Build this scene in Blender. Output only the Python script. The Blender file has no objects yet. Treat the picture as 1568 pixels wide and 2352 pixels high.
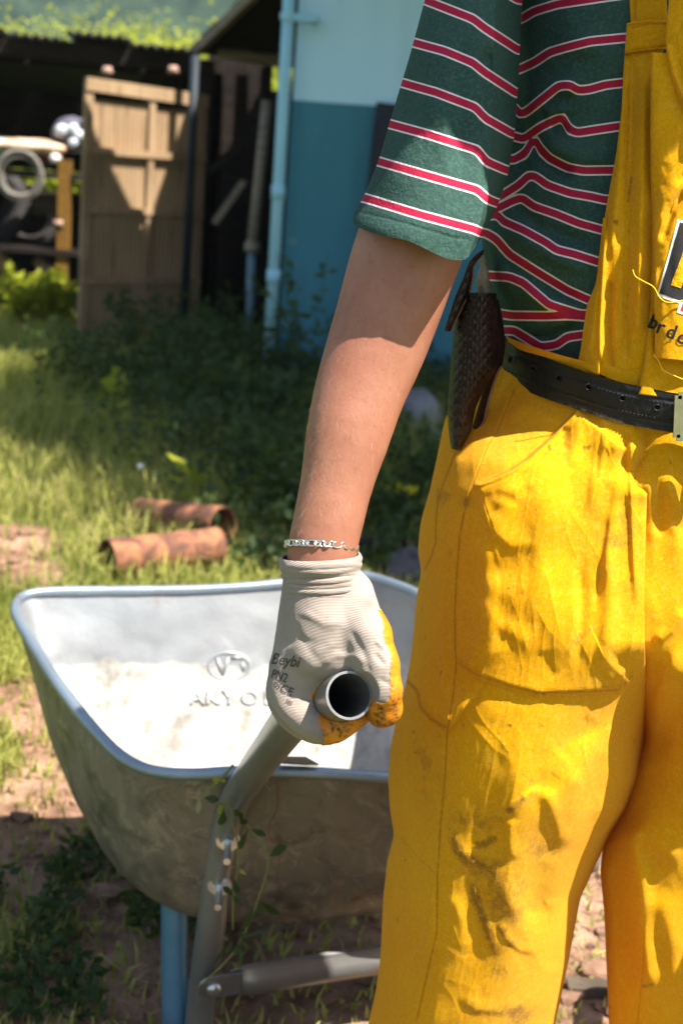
import bpy, bmesh, math, random
import numpy as np
import openvdb
from mathutils import Vector, Matrix
from mathutils.bvhtree import BVHTree

rng = np.random.default_rng(7)
random.seed(7)
sc = bpy.context.scene
col = sc.collection

# ------------------------------------------------------------------ camera
CAMZ, PITCH, ROLL = 1.24, math.radians(13.2), math.radians(4.0)
FPX, CX, CY = 50.0 / 36.0 * 2352.0, 784.0, 1176.0
fwd = np.array([0.0, math.cos(PITCH), -math.sin(PITCH)])
_r0 = np.array([1.0, 0.0, 0.0])
_u0 = np.array([0.0, math.sin(PITCH), math.cos(PITCH)])
rgt = _r0 * math.cos(ROLL) + _u0 * math.sin(ROLL)
upv = _u0 * math.cos(ROLL) - _r0 * math.sin(ROLL)
CAM = np.array([0.0, 0.0, CAMZ])
cd = bpy.data.cameras.new('camera')
cd.sensor_fit = 'VERTICAL'; cd.sensor_height = 36.0; cd.sensor_width = 24.0; cd.lens = 50.0
cd.clip_start = 0.05; cd.clip_end = 3000.0
cd.dof.use_dof = True; cd.dof.focus_distance = 1.24; cd.dof.aperture_fstop = 7.5
cam = bpy.data.objects.new('camera', cd); col.objects.link(cam)
cam.matrix_world = Matrix(((rgt[0], upv[0], -fwd[0], 0), (rgt[1], upv[1], -fwd[1], 0), (rgt[2], upv[2], -fwd[2], CAMZ), (0, 0, 0, 1)))
sc.camera = cam

# ------------------------------------------------------------------ light
SUN_EL, SUN_A = math.radians(60.0), math.radians(33.0)   # A: from +X towards the camera side (-Y)
sdir = np.array([math.cos(SUN_EL) * math.cos(SUN_A), -math.cos(SUN_EL) * math.sin(SUN_A), math.sin(SUN_EL)])
world = bpy.data.worlds.new('World'); sc.world = world; world.use_nodes = True
wn = world.node_tree; wn.nodes.clear()
wo = wn.nodes.new('ShaderNodeOutputWorld'); wb = wn.nodes.new('ShaderNodeBackground'); ws = wn.nodes.new('ShaderNodeTexSky')
ws.sky_type = 'NISHITA'; ws.sun_disc = False; ws.sun_elevation = SUN_EL
ws.sun_rotation = math.atan2(sdir[0], sdir[1])
ws.air_density = 1.0; ws.dust_density = 1.2; ws.ozone_density = 1.0
wb.inputs['Strength'].default_value = 0.068
wn.links.new(ws.outputs[0], wb.inputs[0]); wn.links.new(wb.outputs[0], wo.inputs[0])
sl = bpy.data.lights.new('sun', 'SUN'); sl.energy = 5.0; sl.angle = math.radians(0.5); sl.color = (1.0, 0.95, 0.86)
so = bpy.data.objects.new('sun', sl); col.objects.link(so)
so.rotation_euler = Vector(sdir).to_track_quat('Z', 'Y').to_euler()
so.location = (3, -2, 8)
vs = sc.view_settings
sc.display_settings.display_device = 'sRGB'
vs.view_transform = 'Standard'; vs.look = 'None'; vs.exposure = 1.65; vs.gamma = 1.0; vs.use_curve_mapping = False
sc.render.engine = 'CYCLES'
try:
    sc.cycles.use_denoising = True
    sc.cycles.denoiser = 'OPENIMAGEDENOISE'
    sc.cycles.max_bounces = 8; sc.cycles.diffuse_bounces = 4; sc.cycles.glossy_bounces = 3
    sc.cycles.transmission_bounces = 4; sc.cycles.transparent_max_bounces = 8
    sc.cycles.caustics_reflective = False; sc.cycles.caustics_refractive = False
    sc.cycles.sample_clamp_indirect = 6.0
except Exception:
    pass

# ------------------------------------------------------------------ helpers: photo point + distance -> place
def ray(x, y):
    x = np.asarray(x, float); y = np.asarray(y, float)
    u = (x - CX) / FPX; v = -(y - CY) / FPX
    return fwd + u[..., None] * rgt + v[..., None] * upv
def P(x, y, Y):
    """point seen at photo position (x, y) standing at world distance Y"""
    r = ray(x, y)
    return CAM + r * (np.asarray(Y, float) / r[..., 1])[..., None]
def G(x, y, z=0.0):
    r = ray(x, y)
    return CAM + r * ((z - CAMZ) / r[..., 2])[..., None]
def proj(p):
    q = np.asarray(p, float) - CAM
    d = q @ fwd
    return CX + FPX * (q @ rgt) / d, CY - FPX * (q @ upv) / d
def pxm(x, y, Y):
    r = ray(np.float64(x), np.float64(y))
    return float(Y / r[1]) / FPX          # metres per photo unit there

# ------------------------------------------------------------------ objects
def obj(name, me, mat=None, parent=None):
    o = bpy.data.objects.new(name, me); col.objects.link(o)
    if mat is not None:
        for m in (mat if isinstance(mat, (list, tuple)) else [mat]): me.materials.append(m)
    if parent is not None: o.parent = parent
    return o
def tag(o, label=None, cat=None, group=None, kind=None):
    if label: o['label'] = label
    if cat: o['category'] = cat
    if group: o['group'] = group
    if kind: o['kind'] = kind
    return o
def empty(name, label, cat, group=None):
    o = bpy.data.objects.new(name, None); col.objects.link(o)
    return tag(o, label, cat, group)
def mesh(name, V, Fq, smooth=True, attrs=None, uv=None, mi=None):
    """V (n,3); Fq: list of (m,3) / (m,4) int arrays"""
    me = bpy.data.meshes.new(name)
    V = np.asarray(V, np.float32)
    if not isinstance(Fq, (list, tuple)) or (len(Fq) and not isinstance(Fq[0], np.ndarray)): Fq = [np.asarray(Fq)]
    Fq = [f for f in Fq if len(f)]
    nl = sum(f.size for f in Fq); nf = sum(len(f) for f in Fq)
    me.vertices.add(len(V)); me.vertices.foreach_set('co', V.ravel())
    me.loops.add(nl); me.polygons.add(nf)
    li = np.concatenate([f.ravel() for f in Fq]).astype(np.int32)
    tot = np.concatenate([np.full(len(f), f.shape[1], np.int32) for f in Fq])
    st = np.concatenate([[0], np.cumsum(tot)[:-1]]).astype(np.int32)
    me.loops.foreach_set('vertex_index', li)
    me.polygons.foreach_set('loop_start', st)
    try: me.polygons.foreach_set('loop_total', tot)
    except Exception: pass
    me.polygons.foreach_set('use_smooth', np.full(nf, bool(smooth)))
    if mi is not None: me.polygons.foreach_set('material_index', np.asarray(mi, np.int32))
    me.update(calc_edges=True)
    if attrs:
        for k, a in attrs.items():
            at = me.attributes.new(k, 'FLOAT', 'POINT'); at.data.foreach_set('value', np.asarray(a, np.float32).ravel())
    if uv is not None:
        l = me.uv_layers.new(name='UVMap'); l.data.foreach_set('uv', np.asarray(uv, np.float32)[li].ravel())
    me.validate()
    return me
class MB:
    """collects simple solids into one mesh"""
    def __init__(s): s.v = []; s.q = []; s.t = []; s.n = 0
    def add(s, V, quads=None, tris=None):
        V = np.asarray(V, float).reshape(-1, 3)
        if quads is not None and len(quads): s.q.append(np.asarray(quads, int) + s.n)
        if tris is not None and len(tris): s.t.append(np.asarray(tris, int) + s.n)
        s.v.append(V); s.n += len(V)
    def box(s, c, size, R=None, taper=1.0):
        h = np.asarray(size, float) / 2
        V = np.array([[-1,-1,-1],[1,-1,-1],[1,1,-1],[-1,1,-1],[-1,-1,1],[1,-1,1],[1,1,1],[-1,1,1]], float)
        V[4:, :2] *= taper
        V = V * h
        if R is not None: V = V @ np.asarray(R).T
        s.add(V + np.asarray(c, float), [[0,3,2,1],[4,5,6,7],[0,1,5,4],[1,2,6,5],[2,3,7,6],[3,0,4,7]])
    def bar(s, a, b, w, t, up=(0,0,1)):
        a = np.asarray(a, float); b = np.asarray(b, float); d = b - a; L = np.linalg.norm(d); d = d / L
        up = np.asarray(up, float); x = np.cross(d, up)
        if np.linalg.norm(x) < 1e-4: x = np.cross(d, [0, 1, 0])
        x = x / np.linalg.norm(x); z = np.cross(x, d)
        s.box((a + b) / 2, (w, L, t), np.stack([x, d, z], 1))
    def tube(s, pts, r, seg=16, caps=True, jag=0.0):
        pts = np.asarray(pts, float); n = len(pts); r = np.broadcast_to(np.asarray(r, float), (n,))
        T = np.gradient(pts, axis=0); T /= np.linalg.norm(T, axis=1)[:, None] + 1e-12
        ref = np.array([0.31, 0.17, 0.93]) if abs(T[0] @ [0.31, 0.17, 0.93]) < 0.95 else np.array([1.0, 0, 0])
        x = np.cross(T[0], ref); x /= np.linalg.norm(x)
        an = np.linspace(0, 2 * np.pi, seg, endpoint=False); V = []
        for i in range(n):
            x = x - T[i] * (x @ T[i]); x /= np.linalg.norm(x); y = np.cross(T[i], x)
            rr = r[i] * (1 + jag * np.sin(an * 3 + i * 1.7) * 0.5)
            V.append(pts[i] + (np.cos(an) * rr)[:, None] * x + (np.sin(an) * rr)[:, None] * y)
        V = np.concatenate(V); i, j = np.meshgrid(np.arange(n - 1), np.arange(seg), indexing='ij')
        j2 = (j + 1) % seg
        q = np.stack([i * seg + j, i * seg + j2, (i + 1) * seg + j2, (i + 1) * seg + j], -1).reshape(-1, 4)
        t = []
        if caps:
            V = np.concatenate([V, pts[[0, -1]]]); k = n * seg
            jj = np.arange(seg); j2 = (jj + 1) % seg
            t = np.concatenate([np.stack([np.full(seg, k), j2, jj], 1), np.stack([np.full(seg, k + 1), (n - 1) * seg + jj, (n - 1) * seg + j2], 1)])
        s.add(V, q, t)
    def hollow(s, pts, r, wall, seg=32):
        """tube open at its first end with wall thickness"""
        pts = np.asarray(pts, float); n = len(pts); r = np.broadcast_to(np.asarray(r, float), (n,))
        b = MB(); b.tube(pts, r, seg, caps=False)
        m = min(n, 60); ri = r[:m] - wall
        c = MB(); c.tube(pts[:m], ri, seg, caps=False)
        Vo = b.v[0]; Vi = c.v[0]
        k = len(Vo); j = np.arange(seg); j2 = (j + 1) % seg
        rim = np.stack([j, k + j, k + j2, j2], 1)
        s.add(np.concatenate([Vo, Vi]), np.concatenate([b.q[0], c.q[0][:, ::-1] + k, rim]))
    def cyl(s, a, b, r, seg=16, r2=None):
        s.tube([a, b], [r, r if r2 is None else r2], seg)
    def quad(s, a, b, c, d): s.add([a, b, c, d], [[0, 1, 2, 3]])
    def slab(s, poly, thick):
        """prism from a planar polygon, extruded by vector thick"""
        poly = np.asarray(poly, float); n = len(poly); V = np.concatenate([poly, poly + np.asarray(thick, float)])
        bmq = [[i, (i + 1) % n, n + (i + 1) % n, n + i] for i in range(n)]
        t = [[0, i + 1, i] for i in range(1, n - 1)] + [[n, n + i, n + i + 1] for i in range(1, n - 1)]
        s.add(V, bmq, t)
    def me(s, name, smooth=False, attrs=None, uv=None):
        V = np.concatenate(s.v); f = []
        if s.q: f.append(np.concatenate(s.q))
        if s.t: f.append(np.concatenate(s.t))
        return mesh(name, V, f, smooth, attrs, uv)
    def build(s, name, mat, parent=None, smooth=False, attrs=None):
        return obj(name, s.me(name, smooth, attrs), mat, parent)
def autosmooth(o, deg=35):
    me = o.data
    for p in me.polygons: p.use_smooth = True
    try: me.set_sharp_from_angle(angle=math.radians(deg))
    except Exception: pass
    return o

# ------------------------------------------------------------------ noise
def _h(ix, iy, iz, seed):
    n = (ix.astype(np.int64) * 374761393 + iy.astype(np.int64) * 668265263 + iz.astype(np.int64) * 2147483647 // 3 + seed * 974711)
    n = (n ^ (n >> 13)) * 1274126177; n = n & 0x7fffffff; n = (n ^ (n >> 16)) & 0xffff
    return n / 32767.5 - 1.0
def vnoise(x, y, z=None, seed=0):
    x = np.asarray(x, float); y = np.asarray(y, float); z = np.zeros_like(x) if z is None else np.asarray(z, float)
    xi = np.floor(x); yi = np.floor(y); zi = np.floor(z); fx = x - xi; fy = y - yi; fz = z - zi
    fx = fx * fx * fx * (fx * (fx * 6 - 15) + 10); fy = fy * fy * fy * (fy * (fy * 6 - 15) + 10); fz = fz * fz * (3 - 2 * fz)
    def L(a, b, t): return a + (b - a) * t
    r = []
    for k in ((0, 1) if np.any(fz) else (0,)):
        a = L(_h(xi, yi, zi + k, seed), _h(xi + 1, yi, zi + k, seed), fx)
        b = L(_h(xi, yi + 1, zi + k, seed), _h(xi + 1, yi + 1, zi + k, seed), fx)
        r.append(L(a, b, fy))
    return r[0] if len(r) == 1 else L(r[0], r[1], fz)
def fbm(x, y, z=None, o=4, seed=0):
    s = 0; a = 1.0; f = 1.0
    for i in range(o):
        s = s + a * vnoise(np.asarray(x) * f + 17.3 * i, np.asarray(y) * f - 9.1 * i, None if z is None else np.asarray(z) * f, seed + i); a *= 0.5; f *= 2.03
    return s / 1.9
def sstep(a, b, x):
    t = np.clip((np.asarray(x, float) - a) / (b - a), 0, 1); return t * t * (3 - 2 * t)
def crom(pts, n):
    """smooth curve through points"""
    p = np.asarray(pts, float); p = np.concatenate([[2 * p[0] - p[1]], p, [2 * p[-1] - p[-2]]])
    L = np.concatenate([[0], np.cumsum(np.linalg.norm(np.diff(p[1:-1], axis=0), axis=1))])
    t = np.linspace(0, L[-1], n); k = np.clip(np.searchsorted(L, t, 'right') - 1, 0, len(L) - 2)
    f = ((t - L[k]) / (L[k + 1] - L[k]))[:, None]
    a, b, c, d = p[k], p[k + 1], p[k + 2], p[k + 3]
    return 0.5 * (2 * b + (c - a) * f + (2 * a - 5 * b + 4 * c - d) * f ** 2 + (3 * b - a - 3 * c + d) * f ** 3)
def smooth1(a, w):
    if w < 1: return a
    k = np.exp(-np.linspace(-2, 2, 2 * w + 1) ** 2); k /= k.sum()
    pad = np.concatenate([2 * a[:1] - a[1:w + 1][::-1], a, 2 * a[-1:] - a[-w - 1:-1][::-1]])
    return np.stack([np.convolve(pad[:, i], k, 'valid') for i in range(a.shape[1])], 1)

# ------------------------------------------------------------------ cloth-like sculpted surfaces
def pdist(X, Y, pts):
    """distance, side and 0..1 run along a polyline, in photo units"""
    pts = np.asarray(pts, float); best = np.full(X.shape, 1e9); side = np.zeros(X.shape); run = np.zeros(X.shape)
    L = np.concatenate([[0], np.cumsum(np.hypot(*np.diff(pts, axis=0).T))])
    for i in range(len(pts) - 1):
        a, b = pts[i], pts[i + 1]; d = b - a; l2 = d @ d + 1e-9
        t = np.clip(((X - a[0]) * d[0] + (Y - a[1]) * d[1]) / l2, 0, 1)
        dx = X - a[0] - t * d[0]; dy = Y - a[1] - t * d[1]; q = np.hypot(dx, dy); m = q < best
        best = np.where(m, q, best); side = np.where(m, np.sign(d[0] * dy - d[1] * dx), side)
        run = np.where(m, (L[i] + t * (L[i + 1] - L[i])) / L[-1], run)
    return best, side, run
class Surf:
    def __init__(s, rows, nr, nu, nb=0, prof=None, sm=None, lin=0.55):
        """rows: (xL,yL,xR,yR,YL,YR,bulge front,bulge back,sag) from top to bottom; nb > 0 closes the back"""
        R = np.array([list(r) + [0] * (9 - len(r)) for r in rows], float)
        mid = np.concatenate([[0], np.cumsum(np.hypot(np.diff(R[:, 0] + R[:, 2]) / 2, np.diff(R[:, 1] + R[:, 3]) / 2))])
        t = np.linspace(0, mid[-1], nr)
        R = np.stack([np.interp(t, mid, R[:, i]) for i in range(R.shape[1])], 1)
        R = smooth1(R, sm if sm is not None else max(1, nr // (len(rows) * 2)))
        k = np.linspace(0, 1, nu); u = lin * k + (1 - lin) * (1 - np.cos(np.pi * k)) / 2
        if nb:
            kb = np.linspace(1, 0, nb + 2)[1:-1]; ub = (1 - np.cos(np.pi * kb)) / 2
            ua = np.concatenate([u, ub]); fr = np.concatenate([np.ones(nu), -np.ones(nb)])
        else: ua = u; fr = np.ones(nu)
        sn = np.sqrt(np.clip(1 - (1 - 2 * ua) ** 2, 0, 1))
        s.u = np.broadcast_to(ua, (nr, len(ua))); c = lambda i: R[:, i][:, None]
        pf = sn[None] * np.ones((nr, 1)) if prof is None else np.where(fr > 0, prof(s.u, np.linspace(0, 1, nr)[:, None]), sn)
        s.X = c(0) + (c(2) - c(0)) * ua
        s.Y = c(1) + (c(3) - c(1)) * ua + c(8) * np.where(fr > 0, sn, -0.5 * sn)
        s.D = c(4) + (c(5) - c(4)) * ua - np.where(fr > 0, c(6) * pf, -c(7) * sn)
        s.w = np.where(fr > 0, np.clip(sn * 2.2, 0, 1), 0)[None] * np.ones((nr, 1))
        s.front = np.broadcast_to(fr > 0, s.X.shape); s.closed = nb > 0; s.at = {}
        s.H = np.zeros_like(s.X)
    def f(s, pts, w, taper=0.15):
        b, sd, run = pdist(s.X, s.Y, pts)
        e = sstep(0, taper, run) * sstep(0, taper, 1 - run) if taper > 0 else 1.0
        return b, sd, e
    def ridge(s, pts, w, h, taper=0.2, n=2.0):
        b, sd, e = s.f(pts, w, taper); s.H += h * np.exp(-(b / w) ** n) * e
    def fold(s, pts, w, h, taper=0.2, skew=0.35, k=.7):
        """a fold with one steep flank (on the positive side)"""
        w = w * 1.25; h = h * k; b, sd, e = s.f(pts, w, max(taper, .22)); d = b * sd
        s.H += h * np.where(d > 0, np.exp(-(d / (w * max(skew, .45))) ** 2), np.exp(-(d / w) ** 2)) * e
    def step(s, pts, w, h, reach=60, taper=0.08):
        """cloth on the positive side stands h proud at the line and falls back over reach"""
        b, sd, e = s.f(pts, w, taper); d = b * sd
        s.H += h * np.where(d > 0, np.exp(-(d / reach) ** 2), np.exp(-(d / w) ** 2)) * e
    def bump(s, cx, cy, rx, ry, h, rot=0, n=2.0):
        c, q = math.cos(rot), math.sin(rot); dx = s.X - cx; dy = s.Y - cy
        r = np.sqrt(((dx * c + dy * q) / rx) ** 2 + ((dy * c - dx * q) / ry) ** 2); s.H += h * np.exp(-r ** n)
    def noise(s, sx, sy, h, seed, rot=0, o=3, ridged=False):
        c, q = math.cos(rot), math.sin(rot)
        a = (s.X * c + s.Y * q) / sx; b = (s.Y * c - s.X * q) / sy
        a = a + 0.5 * vnoise(s.X / 160, s.Y / 160, seed=seed + 50); b = b + 0.5 * vnoise(s.X / 160, s.Y / 160, seed=seed + 60)
        n = fbm(a, b, o=o, seed=seed)
        if ridged: n = 1 - 2 * np.sqrt(np.abs(n) + 0.002)
        s.H += h * n
    def paint(s, name, pts, w, val=1.0, taper=0.1, n=2.0):
        b, sd, e = s.f(pts, w, taper); a = s.at.setdefault(name, np.zeros_like(s.X))
        np.maximum(a, val * np.exp(-(b / w) ** n) * e * s.front, out=a)
    def spot(s, name, cx, cy, rx, ry, val=1.0, rot=0):
        c, q = math.cos(rot), math.sin(rot); dx = s.X - cx; dy = s.Y - cy
        r = np.sqrt(((dx * c + dy * q) / rx) ** 2 + ((dy * c - dx * q) / ry) ** 2)
        a = s.at.setdefault(name, np.zeros_like(s.X)); np.maximum(a, val * np.exp(-r ** 2) * s.front, out=a)
    def pts(s): return P(s.X, s.Y, s.D - s.H * s.w)
    def grid(s, cut=None):
        nr, nu = s.X.shape; V = s.pts().reshape(-1, 3); m = nu if s.closed else nu - 1
        i, j = np.meshgrid(np.arange(nr - 1), np.arange(m), indexing='ij'); j2 = (j + 1) % nu
        q = np.stack([i * nu + j, (i + 1) * nu + j, (i + 1) * nu + j2, i * nu + j2], -1).reshape(-1, 4)
        return V, q
    def mesh(s, name, thick=0.0):
        V, q = s.grid(); nr, nu = s.X.shape
        uv = np.stack([s.X, -s.Y], -1).reshape(-1, 2) / 1000.0
        at = {k: a.ravel() for k, a in s.at.items()}
        if thick and not s.closed:
            W = P(s.X, s.Y, s.D - s.H * s.w + thick).reshape(-1, 3); n = len(V)
            idx = np.arange(n).reshape(nr, nu)
            loop = np.concatenate([idx[0], idx[1:, -1], idx[-1, -2::-1], idx[-2:0:-1, 0]])
            l2 = np.roll(loop, -1)
            q = np.concatenate([q, q[:, ::-1] + n, np.stack([loop, l2, l2 + n, loop + n], 1)])
            V = np.concatenate([V, W]); uv = np.concatenate([uv, uv]); at = {k: np.concatenate([a, a]) for k, a in at.items()}
        return mesh(name, V, q, True, at, uv)
def join(meshes, name):
    """one mesh out of several built with mesh(): positions, faces, float attributes, uv"""
    V = []; FQ = {3: [], 4: []}; A = {}; U = []; n = 0; names = set()
    for m in meshes: names |= {a.name for a in m.attributes if a.data_type == 'FLOAT' and a.domain == 'POINT'}
    for m in meshes:
        k = len(m.vertices); co = np.empty(k * 3, np.float32); m.vertices.foreach_get('co', co); V.append(co.reshape(-1, 3))
        uvv = np.zeros((k, 2), np.float32)
        nl = len(m.loops); li = np.empty(nl, np.int32); m.loops.foreach_get('vertex_index', li)
        if m.uv_layers:
            uu = np.empty(nl * 2, np.float32); m.uv_layers[0].data.foreach_get('uv', uu); uvv[li] = uu.reshape(-1, 2)
        U.append(uvv)
        st = np.empty(len(m.polygons), np.int32); tt = np.empty(len(m.polygons), np.int32)
        m.polygons.foreach_get('loop_start', st); m.polygons.foreach_get('loop_total', tt)
        for c in (3, 4):
            w = st[tt == c]
            if len(w): FQ[c].append(li[w[:, None] + np.arange(c)] + n)
        for a in names:
            b = np.zeros(k, np.float32)
            if a in m.attributes: m.attributes[a].data.foreach_get('value', b)
            A.setdefault(a, []).append(b)
        n += k
    f = [np.concatenate(x) for x in FQ.values() if x]
    r = mesh(name, np.concatenate(V), f, True, {a: np.concatenate(b) for a, b in A.items()}, np.concatenate(U))
    for m in meshes: bpy.data.meshes.remove(m)
    return r

# ------------------------------------------------------------------ rounded solids by distance field
class Sdf:
    def __init__(s, lo, hi, vox):
        s.lo = np.asarray(lo, float); s.v = vox; n = np.ceil((np.asarray(hi) - s.lo) / vox).astype(int) + 1
        s.ax = [s.lo[i] + np.arange(n[i]) * vox for i in range(3)]; s.d = np.full(n, 1e3, np.float32)
    def _win(s, lo, hi):
        return tuple(slice(max(0, int((lo[i] - s.lo[i]) / s.v)), max(0, int((hi[i] - s.lo[i]) / s.v) + 2)) for i in range(3))
    def _sm(s, w, d, k, sub=False):
        a = s.d[w]
        if sub: a = -a
        if k > 0:
            h = np.clip(0.5 + 0.5 * (d - a) / k, 0, 1); r = d * (1 - h) + a * h - k * h * (1 - h)
            r = np.where(np.abs(d - a) > k, np.minimum(a, d), r)
        else: r = np.minimum(a, d)
        s.d[w] = -r if sub else r
    def cone(s, a, b, ra, rb, k=0.01, sub=False, flat=None):
        a = np.asarray(a, float); b = np.asarray(b, float); m = max(ra, rb) + 0.03 + k
        w = s._win(np.minimum(a, b) - m, np.maximum(a, b) + m)
        X, Y, Z = np.meshgrid(s.ax[0][w[0]], s.ax[1][w[1]], s.ax[2][w[2]], indexing='ij', sparse=True)
        d = b - a; l2 = d @ d + 1e-12
        t = np.clip(((X - a[0]) * d[0] + (Y - a[1]) * d[1] + (Z - a[2]) * d[2]) / l2, 0, 1)
        qx, qy, qz = X - a[0] - t * d[0], Y - a[1] - t * d[1], Z - a[2] - t * d[2]
        if flat is not None:
            n, f = flat; n = np.asarray(n, float); n = n / np.linalg.norm(n); e = (qx * n[0] + qy * n[1] + qz * n[2]) * (f - 1)
            qx, qy, qz = qx + e * n[0], qy + e * n[1], qz + e * n[2]
        s._sm(w, (np.sqrt(qx * qx + qy * qy + qz * qz) - (ra + t * (rb - ra))).astype(np.float32), k, sub)
    def ell(s, c, r, k=0.01, sub=False, R=None):
        c = np.asarray(c, float); r = np.asarray(r, float); m = r.max() + 0.03 + k; w = s._win(c - m, c + m)
        X, Y, Z = np.meshgrid(s.ax[0][w[0]] - c[0], s.ax[1][w[1]] - c[1], s.ax[2][w[2]] - c[2], indexing='ij', sparse=True)
        if R is not None:
            R = np.asarray(R); X, Y, Z = (R[0, 0] * X + R[1, 0] * Y + R[2, 0] * Z, R[0, 1] * X + R[1, 1] * Y + R[2, 1] * Z, R[0, 2] * X + R[1, 2] * Y + R[2, 2] * Z)
        k0 = np.sqrt((X / r[0]) ** 2 + (Y / r[1]) ** 2 + (Z / r[2]) ** 2)
        s._sm(w, ((k0 - 1) * r.min()).astype(np.float32), k, sub)
    def out(s):
        g = openvdb.FloatGrid(background=float(3 * s.v)); d = np.clip(s.d, -3 * s.v, 3 * s.v)
        g.copyFromArray(np.ascontiguousarray(d)); p, q = g.convertToQuads(isovalue=0.0)
        return np.asarray(p) * s.v + s.lo, np.asarray(q)[:, ::-1]

# ------------------------------------------------------------------ materials
class Mat:
    def __init__(s, name):
        s.m = bpy.data.materials.new(name); s.m.use_nodes = True; s.t = s.m.node_tree; s.t.nodes.clear()
        s.o = s.n('OutputMaterial'); s.b = s.n('BsdfPrincipled'); s.l(s.b.outputs[0], s.o.inputs['Surface']); s._c = None
    def n(s, k, **kw):
        x = s.t.nodes.new('ShaderNode' + k)
        for a, v in kw.items(): setattr(x, a, v)
        return x
    def l(s, a, b): s.t.links.new(a, b)
    def put(s, v, i):
        if isinstance(v, bpy.types.NodeSocket): s.l(v, i)
        elif isinstance(v, (tuple, list)) and len(v) == 3 and i.type == 'RGBA': i.default_value = (*v, 1)
        else: i.default_value = v
    def set(s, **kw):
        for k, v in kw.items(): s.put(v, s.b.inputs[k.replace('_', ' ')])
        return s
    def co(s, kind='Object', scale=(1, 1, 1)):
        t = s.n('TexCoord'); m = s.n('Mapping'); m.inputs['Scale'].default_value = scale; s.l(t.outputs[kind], m.inputs['Vector']); return m.outputs[0]
    def noise(s, scale, detail=4, rough=0.55, co=None, dist=0.0):
        x = s.n('TexNoise'); x.inputs['Scale'].default_value = scale; x.inputs['Detail'].default_value = detail
        x.inputs['Roughness'].default_value = rough; x.inputs['Distortion'].default_value = dist
        s.l(co if co is not None else s.co(), x.inputs['Vector']); return x.outputs['Fac']
    def voro(s, scale, co=None, feature='F1'):
        x = s.n('TexVoronoi', feature=feature); x.inputs['Scale'].default_value = scale; s.l(co if co is not None else s.co(), x.inputs['Vector']); return x.outputs['Distance']
    def wave(s, scale, co=None, dist=0.0, axis='X'):
        x = s.n('TexWave', bands_direction=axis); x.inputs['Scale'].default_value = scale; x.inputs['Distortion'].default_value = dist
        s.l(co if co is not None else s.co(), x.inputs['Vector']); return x.outputs['Fac']
    def ramp(s, f, a, b, lo=(0, 0, 0), hi=(1, 1, 1)):
        r = s.n('ValToRGB'); e = r.color_ramp.elements; e[0].position = a; e[1].position = b; e[0].color = (*lo, 1); e[1].color = (*hi, 1)
        s.put(f, r.inputs[0]); return r.outputs[0]
    def math(s, op, a, b=0.0, clamp=False):
        x = s.n('Math', operation=op); x.use_clamp = clamp; s.put(a, x.inputs[0]); s.put(b, x.inputs[1]); return x.outputs[0]
    def mix(s, f, a, b, mode='MIX'):
        x = s.n('MixRGB', blend_type=mode); s.put(f, x.inputs[0]); s.put(a if not isinstance(a, tuple) else (*a, 1), x.inputs[1]); s.put(b if not isinstance(b, tuple) else (*b, 1), x.inputs[2]); return x.outputs[0]
    def attr(s, name): x = s.n('Attribute', attribute_name=name); return x.outputs['Fac']
    def bump(s, h, strength=0.3, dist=0.01, prev=None):
        x = s.n('Bump'); x.inputs['Strength'].default_value = strength; x.inputs['Distance'].default_value = dist; s.l(h, x.inputs['Height'])
        if prev is not None: s.l(prev, x.inputs['Normal'])
        return x.outputs[0]
    def translucent(s, f, color):
        t = s.n('BsdfTranslucent'); s.put(color, t.inputs[0]); m = s.n('MixShader'); m.inputs[0].default_value = f
        s.l(s.b.outputs[0], m.inputs[1]); s.l(t.outputs[0], m.inputs[2]); s.l(m.outputs[0], s.o.inputs['Surface']); return s
def plain(name, c, rough=0.7, metal=0.0, var=0.25, scale=12, bump=0.15, bscale=60, dist=0.004, spec=0.3):
    m = Mat(name); n = m.noise(scale, 5)
    c2 = tuple(x * (1 - var) for x in c); c1 = tuple(min(1, x * (1 + var * 0.6)) for x in c)
    m.set(Base_Color=m.mix(m.ramp(n, 0.3, 0.7), c2, c1), Roughness=rough, Metallic=metal, Specular_IOR_Level=spec)
    if bump: m.set(Normal=m.bump(m.noise(bscale, 4), bump, dist))
    return m.m

# ================================================================== MATERIALS OF THE PLACE
def ground_mat():
    m = Mat('ground_soil'); c = m.co('Object')
    a = m.noise(1.3, 6, 0.6, c); b = m.noise(22, 5, 0.65, c)
    soil = m.mix(m.ramp(b, 0.32, 0.68), (0.13, 0.07, 0.043), (0.38, 0.22, 0.14))
    soil = m.mix(m.ramp(m.noise(5, 4, 0.6, c), 0.45, 0.62), soil, (0.44, 0.27, 0.185))
    green = m.mix(m.ramp(m.noise(60, 3, 0.6, c), 0.35, 0.65), (0.045, 0.075, 0.012), (0.13, 0.17, 0.03))
    f = m.math('ADD', m.attr('green'), m.math('MULTIPLY', m.math('SUBTRACT', b, 0.5), 0.8), True)
    m.set(Base_Color=m.mix(m.ramp(f, 0.4, 0.62), soil, green), Roughness=0.95, Specular_IOR_Level=0.1)
    h = m.math('ADD', m.noise(35, 6, 0.7, c), m.math('MULTIPLY', m.noise(150, 3, 0.7, c), 0.4))
    m.set(Normal=m.bump(h, 0.9, 0.02)); return m.m
def leaf_mat(name, lo, hi, tr=0.35, rough=0.6):
    m = Mat(name); c = m.mix(m.attr('tint'), lo, hi)
    m.set(Base_Color=c, Roughness=rough, Specular_IOR_Level=0.2); m.translucent(tr, m.mix(0.35, c, (0.3, 0.4, 0.03))); return m.m
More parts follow.
